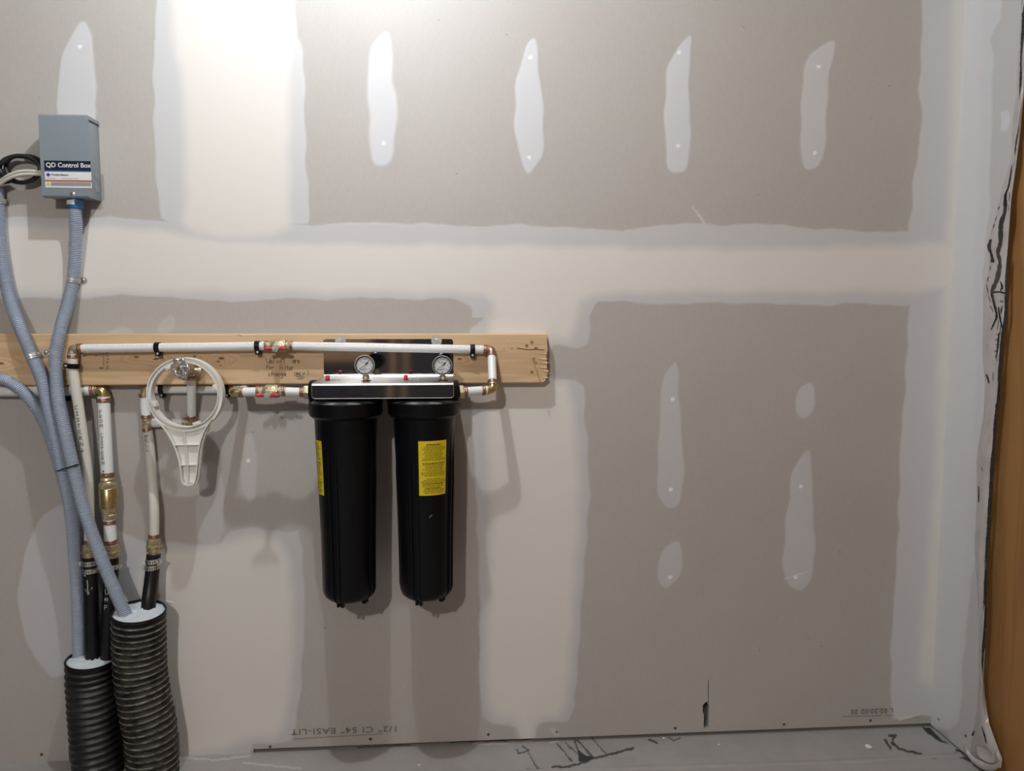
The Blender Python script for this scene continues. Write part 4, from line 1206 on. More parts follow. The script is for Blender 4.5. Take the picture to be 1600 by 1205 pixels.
def adapter(parent, p, axis, r, size=1.0):
    """brass barb adapter below a PEX end; p = start, axis points down"""
    ax = Vector(axis).normalized(); p = Vector(p)
    m1 = MB().lathe(p, ax, [(0, r + .001), (0, r + .004), (.003, r + .004), (.004, r + .0065), (.018, r + .0065), (.019, r + .003)], 8)
    m1.build('hex_adapter', MAT['brass_cast'], parent, angle=25)
    m2 = MB().lathe(p + ax * .017, ax, [(0, r + .0035), (.002, r + .0085), (.006, r + .0085), (.007, r + .005), (.011, r + .0055), (.012, r + .0075), (.018, r + .007), (.020, r + .003), (.045, r + .002)], 26)
    m2.build('threaded_collar', MAT['brass_cast'], parent, angle=35)


def clamp(p, axis, r, ang, lb, group='worm-drive hose clamps'):
    ax = Vector(axis).normalized(); p = Vector(p)
    t = thing('hose_clamp', p, lb, 'hose clamp', group)
    mb = MB().lathe(p - ax * .006, ax, [(0, r + .0005), (0, r + .0014), (.012, r + .0014), (.012, r + .0005)], 26)
    mb.build('band', MAT['chrome'], t, angle=35)
    mb = MB()
    for dg in range(-80, 81, 16):
        q = [Vector((math.sin(math.radians(dg + e)) * (r + .0017), -math.cos(math.radians(dg + e)) * (r + .0017), 0)) for e in (-2.2, 2.2)]
        mb.add([p + q[0] - ax * .0036, p + q[1] - ax * .0036, p + q[1] + ax * .0036, p + q[0] + ax * .0036], [(0, 1, 2, 3)])
    tag(mb.build('band_slots', MAT['dark_screw'], t, recalc=False), kind='stuff')
    a = math.radians(ang); o = Vector((math.sin(a), -math.cos(a), 0)); tg = Vector((math.cos(a), math.sin(a), 0))
    MB().box(p + o * (r + .004), (.013, .007, .011), Matrix((tg, -o, Vector((0, 0, 1)))).transposed(), .001).build('screw_housing', MAT['chrome'], t)
    MB().lathe(p + o * (r + .0045) + tg * -.011, tg, [(0, .0045), (.004, .0045), (.004, .003), (.022, .003), (.022, 0)], 8).build('worm_screw', MAT['galvanised'], t)


ring(t, P(139.5, 846, .053), (0, 0, 1), R34 + .001)
adapter(t, P(139.5, 849, .053), (0, 0, -1), R34)
PR = 0.0178
pp = [P(140, 868, .053), P(141.5, 900, .054), P(143, 950, .056), P(144, 1000, .060), P(144.5, 1035, .062)]
ppath = resample(catmull(pp), .006)
t = thing('poly_pipe', pp[-1], 'black plastic pipe with a white downward arrow, under the pipe marked CISTERN', 'pipe', 'black poly pipes')
pm = MB().tube(ppath, PR, 20).build('pipe', MAT['poly_black'], t)
mb = MB(); fn = on_tube(ppath, PR); vv = vlen(ppath, 905)
mb.ribbon([(.000, vv), (.001, vv + .012), (.0005, vv + .024), (.002, vv + .036)], .0022, fn); mb.ribbon([(-.006, vv + .024), (.001, vv + .038), (.011, vv + .020)], .0022, fn)
mb.ribbon([(-.008, vlen(ppath, 896)), (-.004, vlen(ppath, 897))], .003, fn)
mb.build('chalk_arrow', MAT['chalk'], pm, recalc=False)
clamp(P(140.5, 879, .0535), (0, 0, 1), PR, -75, 'upper hose clamp on the black pipe with the white arrow')
clamp(P(141, 890.5, .0538), (0, 0, 1), PR, 70, 'lower hose clamp on the black pipe with the white arrow')

# ---- from-cistern line
dC = 0.0185
F0 = P(161.5, 609.5, dC + .004); FL = P(-90, 612, dC)
t = fro = thing('water_pipe', P(168, 742, .03), 'thick white pipe marked FROM CISTERN with an upward arrow', 'water pipe')
er = (F0 - FL).normalized()
MB().tube(resample([FL, F0 - er * .016], .08), R1 * .96, 20).build('pipe', MAT['pex'], t)
F1 = P(168, 745, .036); fd = (F1 - F0).normalized()
elbow(t, F0, -er, fd, R1 * .92, .019, 'brass'); ring(t, F0 - er * .024, er, R1 * .96, .011)
ring(t, F0 + fd * .027, fd, R1, .011)
fpath = resample([F0 + fd * .016, F1], .006)
fp_ = MB().tube(fpath, R1, 22).build('pipe', MAT['pex'], t)
stack_text('handwriting', 'FROM CISTERN ^', fpath, R1, vlen(fpath, 642), vlen(fpath, 740), .0086, .0075, MAT['marker_ink'], fp_, u0=-.003)
ring(t, P(168, 741.5, .036), fd, R1, .010)
F2 = P(171, 808, .040); F3 = P(173, 849, .043)
MB().tube([F2, F3], R1, 22).build('pipe', MAT['pex'], t)
f3 = (F3 - F2).normalized()
ring(t, P(171.6, 816, .040), f3, R1, .010); ring(t, P(172.6, 847, .043), f3, R1, .010)
adapter(t, P(172.8, 850, .043), f3, R1 - .001)
# check valve
a = P(168.3, 745, .036); b = P(171, 812, .040); ax = (b - a).normalized(); Lv = (b - a).length
t = thing('check_valve', b, 'brass check valve in the pipe marked FROM CISTERN', 'valve')
MB().lathe(a, ax, [(0, R1 - .001), (.002, R1 + .002), (.008, R1 + .004), (.011, R1 + .0015), (.014, R1 + .004), (.018, R1 + .004)], 26).build('inlet_adapter', MAT['brass_cast'], t, angle=35)
MB().lathe(a + ax * .016, ax, [(0, .0195), (.002, .0225), (.013, .0225), (.015, .021)], 8).build('hex_end', MAT['brass_cast'], t, angle=20)
MB().lathe(a + ax * .030, ax, [(0, .0215), (.001, .0222), (.050, .0222), (.052, .0205)], 40).build('body', MAT['brass'], t, angle=40)
MB().lathe(a + ax * .081, ax, [(0, .0195), (.002, .0205), (.010, .0205), (.011, .0165), (.014, .018), (.016, .0165), (.019, .0185), (Lv - .083, .0185), (Lv - .081, R1 - .001)], 8).build('outlet_adapter', MAT['brass_cast'], t, angle=20)
pp = [P(173.5, 868, .044), P(174, 890, .046), P(172, 930, .050), P(169, 980, .054), P(168, 1035, .058)]
ppath = resample(catmull(pp), .006)
t = thing('poly_pipe', pp[-1], 'black plastic pipe lettered in white, below the brass check valve', 'pipe', 'black poly pipes')
pm = MB().tube(ppath, PR, 20).build('pipe', MAT['poly_black'], t)
stack_text('chalk_lettering', 'PUmp', ppath, PR, vlen(ppath, 908), vlen(ppath, 951), .0125, .0095, MAT['chalk'], pm, .0016, u0=-.001)
clamp(P(174, 885, .0455), (0, 0, 1), PR, 78, 'hose clamp on the lettered black pipe below the brass check valve')

# ---- well line with tee and branch to the hose bib
dW = 0.0145
W0 = P(226, 608.5, dW)
wp = [W0 + Vector((0, 0, -.010)), P(226.6, 635, dW), P(228.5, 651, dW + .001)]
t = well = thing('water_pipe', P(241, 840, .035), 'white pipe marked WELL with a tee branch behind the white wrench', 'water pipe')
dr = (P(384, 608.2, dW) - W0).normalized()
elbow(t, W0, dr, (0, 0, -1), R34 * .95, .014, 'brass_cast')
ring(t, P(225.4, 618, dW), (0, 0, 1), R34)
MB().tube(resample(catmull(wp), .006), R34 + .0004, 18).build('pipe', MAT['pex'], t)
ring(t, P(228.3, 651, dW + .001), (0, 0, 1), R34)
Tt = P(229.7, 661.5, dW + .002)
te = MB().lathe(Tt + Vector((0, 0, .013)), (0, 0, -1), [(0, R34 * .9), (.001, R34 + .002), (.004, R34 + .002), (.005, R34), (.020, R34), (.021, R34 + .002), (.026, R34 + .002), (.026, R34 * .8)], 20).build('tee', MAT['brass_cast'], t, angle=35)
MB().lathe(Tt, (1, 0, 0), [(0, R34), (.011, R34), (.011, R34 + .002), (.015, R34 + .002), (.015, R34 * .8)], 20).build('tee_branch', MAT['brass_cast'], te, angle=35)
ring(t, P(230.3, 672, dW + .002), (0, 0, 1), R34)
wpath = resample(catmull([P(230, 667, dW + .002), P(233.4, 692, dW + .003), P(238, 749, dW + .006), P(241, 795, .035), P(241, 832, .036), P(240.5, 845, .037)]), .006)
wpi = MB().tube(wpath, R34 + .0012, 18).build('pipe', MAT['pex_aged'], t)
stack_text('handwriting', 'WELL', wpath, R34 + .0012, vlen(wpath, 676), vlen(wpath, 705), .0080, .0085, MAT['marker_ink'], wpi, u0=-.002)
ring(t, P(240.7, 837.5, .036), (0, 0, 1), R34 + .001)
adapter(t, P(240.5, 840.5, .037), (-.02, 0, -1), R34)
E0 = P(299.5, 660, dW + .004)
MB().tube([Tt + Vector((.012, 0, 0)), E0 - Vector((.010, 0, 0))], R34, 18).build('pipe', MAT['pex'], t)
E1 = P(299, 588, .055); eu = (E1 - E0).normalized()
elbow(t, E0, (-1, 0, 0), eu, R34 * .95, .014, 'brass_cast')
ring(t, E0 + eu * .016, eu, R34); ring(t, E0 - Vector((.018, 0, 0)), (1, 0, 0), R34, .007, 'brass_cast')
MB().tube(resample([E0 + eu * .012, E1], .05), R34, 18).build('pipe', MAT['pex'], t)
ring(t, E1 - eu * .003, eu, R34)
# horizontal feed behind the wrench, turning out to the filter inlet
H1 = P(385, 608.2, dW); H2 = P(364, 613, .14)
t = thing('water_pipe', H2, 'short white pipes below the board feeding the filter inlet', 'water pipe')
MB().tube(resample([W0 + dr * .012, H1], .05), R34, 18).build('pipe', MAT['pex'], t)
ring(t, W0 + dr * .018, dr, R34); ring(t, P(362, 608.2, dW), dr, R34, .012)
pd = (H2 - H1).normalized()
bend = [H1 - dr * .0] + [H1 + pd * s for s in (.01, .03, .06, (H2 - H1).length - .012)]
MB().tube(bend, R34, 18).build('pipe', MAT['pex'], t)
I1 = P(482, 613, .14); pr_ = (I1 - H2).normalized(); Vc = P(424, 611.5, .14)
elbow(t, H2, -pd, pr_, R34 * 1.0, .017, 'brass'); ring(t, H2 + pr_ * .021, pr_, R34)
MB().tube([H2 + pr_ * .012, Vc - pr_ * .012], R34, 18).build('pipe', MAT['pex'], t)
MB().tube([Vc + pr_ * .012, I1 - pr_ * .010], R34, 18).build('pipe', MAT['pex'], t)
ring(t, I1 - pr_ * .016, pr_, R34)
mb = MB(); hexnut(mb, I1 - pr_ * .010, pr_, .0190, .014); mb.build('union_nut', MAT['brass_cast'], t, angle=20)
pp = [P(240, 866, .038), P(238.5, 890, .042), P(235.5, 915, .052), P(232.5, 940, .066), P(231, 965, .072)]
ppath = resample(catmull(pp), .006)
t = thing('poly_pipe', pp[-1], 'black plastic pipe under the pipe marked WELL', 'pipe', 'black poly pipes')
MB().tube(ppath, PR * .98, 20).build('pipe', MAT['poly_black'], t)
clamp(P(239.5, 876, .039), (-.05, 0, 1), PR, 62, 'upper hose clamp under the pipe marked WELL')
clamp(P(238.8, 885.5, .041), (-.08, 0, 1), PR, -72, 'lower hose clamp under the pipe marked WELL')


# ---- ball valves with red butterfly handles
def ball_valve(c, ax, lb, tilt=0.0):
    c = Vector(c); ax = Vector(ax).normalized()
    t = thing('ball_valve', c, lb, 'valve', 'ball valves with red handles')
    MB().lathe(c - ax * .030, ax, [(0, R34 * .9), (0, R34 + .002), (.003, R34 + .002), (.004, R34 - .001), (.006, R34 + .002), (.009, R34 + .002), (.010, R34), (.014, R34 + .001), (.016, .0155), (.022, .0168), (.038, .0168), (.044, .0155), (.046, R34 + .001), (.050, R34), (.051, R34 + .002), (.054, R34 + .002), (.055, R34 - .001), (.057, R34 + .002), (.060, R34 + .002), (.060, R34 * .9)], 26).build('body', MAT['brass_cast'], t, angle=35)
    mb = MB(); hexnut(mb, c + ax * .011, ax, .0180, .008); mb.build('hex_shoulder', MAT['brass_cast'], t, angle=20)
    for s in (-1, 1): ring(t, c + ax * s * .031, ax, R34, .009)
    f = Vector((0, -1, 0)); s0 = c + Vector((0, 0, -.006)) + f * .012
    MB().lathe(s0, f, [(0, .0085), (.008, .0085), (.008, .006), (.024, .006)], 18).build('stem', MAT['brass_cast'], t, angle=35)
    h0 = s0 + f * .024
    nut = MB().lathe(h0 + f * .001, f, [(0, .0085), (.002, .0092), (.005, .0085), (.005, .005)], 6).lathe(h0 + f * .006, f, [(0, .0045), (.004, .004), (.004, 0)], 14).build('handle_nut', MAT['galvanised'], t, angle=25)
    for s in (-1, 1):
        path = [h0 + ax * s * .006, h0 + ax * s * .011 + f * .001, h0 + ax * s * .016 + f * .004, h0 + ax * s * .022 + f * .006, h0 + ax * s * .0275 + f * .006]
        MB().tube(resample(catmull(path, .002), .0025), [.0034, .0042] + [.0048] * (len(resample(catmull(path, .002), .0025)) - 4) + [.0042, .0022], 12).build('handle_wing', MAT['red_grip'], t)
    return t


ball_valve(A1, (1, 0, -.006), 'brass ball valve with red wing handle on the long upper pipe')
ball_valve(Vc, pr_, 'brass ball valve with red wing handle at the filter inlet')


# ---- black pipe clips
def clip(p, axis, r, base_y, lb, drop=0.020):
    p = Vector(p); ax = Vector(axis).normalized()
    t = thing('pipe_clip', p, lb, 'pipe clip', 'black pipe clips')
    side = ax.cross(Vector((0, -1, 0))).normalized()
    if (side.z > 0 and abs(ax.x) > .5) or (abs(ax.z) > .5 and side.x > 0): side = -side           # foot side: down for horizontal pipes
    o = Vector((0, -1, 0)); w = .0062
    prof = []
    for a in np.radians(np.linspace(-100, 90, 16)):
        prof.append((-math.sin(a) * -1, math.cos(a)))
    vs = []; R = r + .0026
    pts = [(-1 * math.cos(b) * r, math.sin(b) * r, -1 * math.cos(b) * R, math.sin(b) * R) for b in np.radians(np.linspace(-40, 180, 22))]
    for (s_i, o_i, s_o, o_o) in pts:
        for ww in (-w, w):
            vs.append(p + side * s_i + o * (o_i + .0004) + ax * ww); vs.append(p + side * s_o + o * o_o + ax * ww)
    fs = []
    for i in range(len(pts) - 1):
        k = 4 * i; fs += [(k, k + 4, k + 6, k + 2), (k + 1, k + 3, k + 7, k + 5), (k, k + 1, k + 5, k + 4), (k + 2, k + 6, k + 7, k + 3)]
    fs += [(0, 2, 3, 1), (4 * len(pts) - 4, 4 * len(pts) - 3, 4 * len(pts) - 1, 4 * len(pts) - 2)]
    MB().add(vs, fs).build('band', MAT['black_plastic'], t, angle=40)
    dep = abs(p.y - base_y)
    ft = p + side * (r + .005); ft.y = (base_y + p.y) / 2 - .002
    M3 = Matrix((ax, Vector((0, 1, 0)), side)).transposed()
    ftb = MB().box(ft, (2 * w, dep + .004, .012), M3, .0012).build('foot', MAT['black_plastic'], t)
    nl = ft + Vector((0, -(dep + .004) / 2, 0))
    MB().lathe(nl, (0, -1, 0), [(0, .003), (.0015, .0032), (.0022, 0)], 12).build('nail', MAT['galvanised'], t)


def on_run(x):
    return A0.lerp(A1, (x - 113) / 323) if x < 436 else A1.lerp(A2, (x - 436) / 332)


clip(on_run(245), (1, 0, 0), R34, -BD, 'black clip on the long upper pipe, above the white wrench')
clip(on_run(402), (1, 0, 0), R34, -BD, 'black clip on the long upper pipe, beside its ball valve')
clip(on_run(738), (1, 0, 0), R34, -BD, 'black clip on the long upper pipe, beside its copper elbow')
clip(P(101, 611.5, dC), (1, 0, 0), R1, 0.0, 'black clip on the thick pipe under the board')
clip(P(253, 608.4, dW), (1, 0, 0), R34, 0.0, 'black clip below the board, seen through the white wrench ring')
clip(P(355, 608.2, dW), (1, 0, 0), R34, 0.0, 'black clip below the board, between the wrench and the inlet elbow')
cpt = P(115, 572, .056)
clip(cpt, (.06, 0, 1), R34 + .0012, -BD, 'black clip on the upper end of the pipe marked CISTERN')

# ---- hose bib
t = thing('hose_bib', P(297, 580, .07), 'chrome hose tap with a lobed handwheel inside the wrench ring', 'tap')
hb = P(297, 577, .062)
wc = P(281.5, 574.5, .135); hx = (wc - hb).normalized()
MB().lathe(hb - hx * .016, hx, [(0, .0), (.0, .012), (.012, .0135), (.028, .0135), (.034, .0115), (.042, .0115), (.043, .0138), (.062, .0138), (.063, .008), (.066, .007), (.067, .0036), (.085, .0036)], 20).build('body', MAT['chrome'], t, angle=35)
MB().lathe(hb + Vector((0, 0, .0)), (.02, .02, -1), [(0, .0105), (.010, .0105), (.011, .0125), (.018, .0125), (.019, R34 * .9)], 20).build('inlet', MAT['brass_cast'], t, angle=35)
od = Vector((-.30, -.45, -.75)).normalized()
MB().lathe(hb + hx * .030, od, [(0, .0105), (.016, .0105), (.017, .013), (.019, .0135), (.021, .0125), (.023, .0135), (.025, .0125), (.027, .0135), (.028, .011), (.020, .009)], 22).build('spout', MAT['chrome'], t, angle=40)
MB().lathe(hb + Vector((.006, 0, -.004)), (1, .35, -.05), [(0, .009), (.012, .009), (.013, .011), (.020, .011), (.022, .006), (.022, 0)], 16).build('wall_ear', MAT['brass_cast'], t, angle=35)
u_ = hx.cross(Vector((0, 0, 1))).normalized(); v_ = u_.cross(hx).normalized()
wn = Vector((-.30, -.94, -.14)).normalized(); u_ = wn.cross(Vector((0, 0, 1))).normalized(); v_ = u_.cross(wn).normalized()
rim = []
for i in range(61):
    a = 2 * PI * i / 60; rr3 = .0205 * (1 + .13 * math.cos(6 * a)); rim.append(wc + (u_ * math.cos(a) + v_ * math.sin(a)) * rr3 + wn * .002 * math.cos(6 * a))
wh = MB().tube(rim, .0030, 10, False).build('handwheel', MAT['chrome'], t)
for k in range(6):
    a = 2 * PI * k / 6
    MB().tube([wc - wn * .004, wc + (u_ * math.cos(a) + v_ * math.sin(a)) * .009 - wn * .002, wc + (u_ * math.cos(a) + v_ * math.sin(a)) * .0215], [.0026, .0021, .0024], 8).build('spoke', MAT['chrome'], wh)
MB().lathe(wc - wn * .007, wn, [(0, .006), (.008, .0065), (.010, .004), (.012, .004), (.012, 0)], 14).build('hub', MAT['chrome'], wh)

# ================================================================= filter wrench
wd = 0.100
t = thing('filter_wrench', P(298, 755, wd), 'white plastic filter wrench hanging by its ring from the hose tap', 'wrench')
wk = S(wd); rc = P(290.5, 616.5, wd); Ro, Ri = 56.5 * wk, 49.0 * wk; dep = .013
# C-section ring: outer flange, recessed web, inner wall
prof = [(Ri, -dep), (Ri, dep * .9), (Ri + .0022, dep * .9), (Ri + .0022, dep * .25), (Ro - .0026, dep * .25), (Ro - .0026, dep * .75), (Ro, dep * .75), (Ro, -dep)]
nv = 96; vs = []; fs = []; np_ = len(prof)
for i in range(nv):
    a = 2 * PI * i / nv
    for r_, q in prof: vs.append(rc + Vector((math.cos(a) * r_, -q, math.sin(a) * r_)))
for i in range(nv):
    for k in range(np_): fs.append((i * np_ + k, i * np_ + (k + 1) % np_, ((i + 1) % nv) * np_ + (k + 1) % np_, ((i + 1) % nv) * np_ + k))
MB().add(vs, fs).build('ring', MAT['wrench_white'], t, angle=30)
for ang in (197, 14, 289, 118):
    a = math.radians(ang); cdir = Vector((math.cos(a), 0, math.sin(a))); tg = Vector((-math.sin(a), 0, math.cos(a)))
    MB().box(rc + cdir * (Ri - .0035) + Vector((0, -dep * .25, 0)), (.009, dep * 1.5, .015), Matrix((cdir, Vector((0, 1, 0)), tg)).transposed(), .001).build('lug', MAT['wrench_white'], t)
# handle
Lh = [(246, 653), (258, 664), (268, 678), (277, 695), (283, 712), (287, 730), (288.5, 748), (291, 754)]
Rh = [(335, 653), (327, 665), (320, 680), (316, 695), (313.5, 712), (312, 730), (309.5, 748), (306.5, 754)]
ws = lambda x, y, dd=0: P(x, y, wd + dd)
MB().prism([ws(*p) for p in Lh] + [ws(*p) for p in reversed(Rh)] + [ws(312, 668), ws(290, 673), ws(268, 667)], (0, -.004, 0)).build('handle_web', MAT['wrench_white'], t)


def rib(pts, w, hgt, nm, parent=t):
    mb = MB(); pts = [P(x, y, wd - .006) for x, y in pts]; pts = resample(catmull(pts, .004), .006) if len(pts) > 2 else pts
    vs = []
    for i, p in enumerate(pts):
        tt = (pts[min(i + 1, len(pts) - 1)] - pts[max(0, i - 1)]).normalized(); nn = Vector((tt.z, 0, -tt.x)) * w / 2
        vs += [p - nn, p + nn, p + nn + Vector((0, -hgt, 0)), p - nn + Vector((0, -hgt, 0))]
    fs = [(i * 4 + k, i * 4 + (k + 1) % 4, (i + 1) * 4 + (k + 1) % 4, (i + 1) * 4 + k) for i in range(len(pts) - 1) for k in range(4)]
    fs += [(3, 2, 1, 0), tuple(4 * (len(pts) - 1) + k for k in range(4))]
    return mb.add(vs, fs).build(nm, MAT['wrench_white'], parent, angle=30)


rib(Lh, .0024, .022, 'edge_rib'); rib(Rh, .0024, .022, 'edge_rib')
rib([(291, 754), (298.5, 756), (306.5, 754)], .003, .022, 'end_rib')
rib([(292, 672), (295, 695), (297.5, 725), (298.5, 754)], .0022, .020, 'centre_rib')
for y, xl, xr in ((694, 277, 316), (725, 286.5, 312.5)): rib([(xl, y), (xr, y - .5)], .0022, .018, 'cross_rib')
Rc = resample(catmull([P(x, y, wd) for x, y in Rh], .003), .0042)
for i, p in enumerate(Rc[7:]):
    MB().box(p + Vector((.0030, -.004, 0)), (.0048, .014, .0018)).build('grip_tooth', MAT['wrench_white'], t)

# ================================================================= water filters
FD = 0.140
# bracket ---------------------------------------------------------
sk = S(FD)
xl_f = P(487, 600, .215).x; xr_f = P(708.5, 600, .215).x
zs_f = P(600, 599, .215).z; zs_r = P(600, 587.5, .042).z
zf_b = P(600, 622.5, .215).z
xl_r = P(505.5, 560, .042).x; xr_r = P(708, 560, .042).x
zp_t = P(600, 530, .042).z
t = brk = thing('filter_bracket', ((xl_f + xr_f) / 2, -.12, zf_b), 'polished stainless steel bracket carrying the black filter housings', 'bracket')


def round_poly(pts, r, corners):
    out = []
    n = len(pts)
    for i, p in enumerate(pts):
        p = Vector(p)
        if i not in corners: out.append(p); continue
        a = (Vector(pts[i - 1]) - p).normalized(); b = (Vector(pts[(i + 1) % n]) - p).normalized()
        for s in np.linspace(0, 1, 6): out.append((p + a * r) * (1 - s) ** 2 + p * 2 * s * (1 - s) + (p + b * r) * s * s)
    return out


yb = -BD - .0008
MB().prism(round_poly([(xl_r, yb, zs_r - .004), (xr_r, yb, zs_r - .004), (xr_r, yb, zp_t), (xl_r, yb, zp_t)], .008, (2, 3)), (0, -.002, 0)).build('back_plate', MAT['stainless'], t, angle=30)
# shelf with rounded bends at the plate and at the front
yr, yf = yb - .002, -.215
slope = (zs_f - zs_r) / (yf - yr)
mb = MB(); pr2 = [(yr, zs_r + .004), (yr - .0006, zs_r + .0015), (yr - .0025, zs_r)]
for yy in np.linspace(yr - .006, yf + .005, 8): pr2.append((yy, zs_r + slope * (yy - yr)))
pr2 += [(yf + .0025, zs_f - .0004), (yf + .0007, zs_f - .0018), (yf, zs_f - .0045)]
xlr, xrr = P(507, 587, .042).x, xr_r
vs = []
for i, (y, z) in enumerate(pr2):
    f = (y - yr) / (yf - yr); f = min(1, max(0, f))
    xa_ = xl_r + (xl_f - xl_r) * f; xb__ = xr_r + (xr_f - xr_r) * f
    for xx in np.linspace(0, 1, 5): vs.append((xa_ + (xb__ - xa_) * xx, y, z))
mb.add(vs, [(i * 5 + k, i * 5 + k + 1, (i + 1) * 5 + k + 1, (i + 1) * 5 + k) for i in range(len(pr2) - 1) for k in range(4)])
mb.build('shelf', MAT['stainless_dusty'], t, angle=60)
fr = MB().prism(round_poly([(xl_f, yf, zs_f - .0045), (xr_f, yf, zs_f - .0045), (xr_f, yf, zf_b), (xl_f, yf, zf_b)], .008, (2, 3)), (0, .0016, 0)).build('front_flange', MAT['stainless'], t, angle=30)
ed = round_poly([(xr_f, yf - .0004, zs_f - .004), (xr_f, yf - .0004, zf_b), (xl_f, yf - .0004, zf_b), (xl_f, yf - .0004, zs_f - .004)], .008, (1, 2))
MB().tube(ed, .0009, 8).build('edge_highlight', MAT['stainless_dusty'], fr)  # lighter steel tube added as the flange's bright edge highlight
o_ = P(499, 612, .2155)
put_text('lettering', 'DuPlex', .0205, lambda u, v: o_ + Vector((u, -.0003, v)), MAT['lettering_blue'], fr, spacing=1.08, sx=1.1)
mb = MB()
for a, b, y in ((491, 536, 617.4), (541, 566, 616.5), (541, 566, 618.3)): mb.ribbon([(a, y), (b, y)], 1.0 if a > 500 else .7, lambda u, v: P(u, v, .2155))
mb.build('small_lettering', MAT['lettering_blue'], fr, recalc=False)
for (x, y) in ((532, 532.5), (682, 532.5)):
    c = P(x, y, .042)
    w = MB().lathe(c + Vector((0, .001, 0)), (0, -1, 0), [(0, .0138), (.0018, .0138), (.0018, .005), (.0018, 0)], 26).build('washer', MAT['galvanised'], t, angle=30)
    MB().lathe(c, (0, -1, 0), [(0, .006), (.004, .006), (.0045, .005), (.0045, 0)], 6).build('screw_head', MAT['galvanised'], w, angle=20)
CX = [P(540.5, 630, FD).x, P(663, 630, FD).x]
zsh = zs_r + slope * (-FD - yr)
for x, lx in zip((512, 634), CX):
    c = P(x, 590, .135); c.z = zs_r + slope * (c.y - yr) + .0003
    bt = MB().lathe(c, (0, 0, 1), [(0, .0075), (.0008, .0075), (.0008, .006), (.001, .006)], 18).build('port_rim', MAT['print_navy'], t)
    MB().box(c + Vector((0, 0, .006)), (.0095, .0095, .0115), bevel=.0018).build('release_button', MAT['red_plastic'], bt)
    for k in range(3):
        MB().lathe(c + Vector((.016 + .007 * k, -.012 + .01 * (k % 2), -.0002)), (0, 0, 1), [(0, .0036), (.0015, .0034), (.0022, .002), (.0022, 0)], 12).build('bolt', MAT['galvanised'], bt)

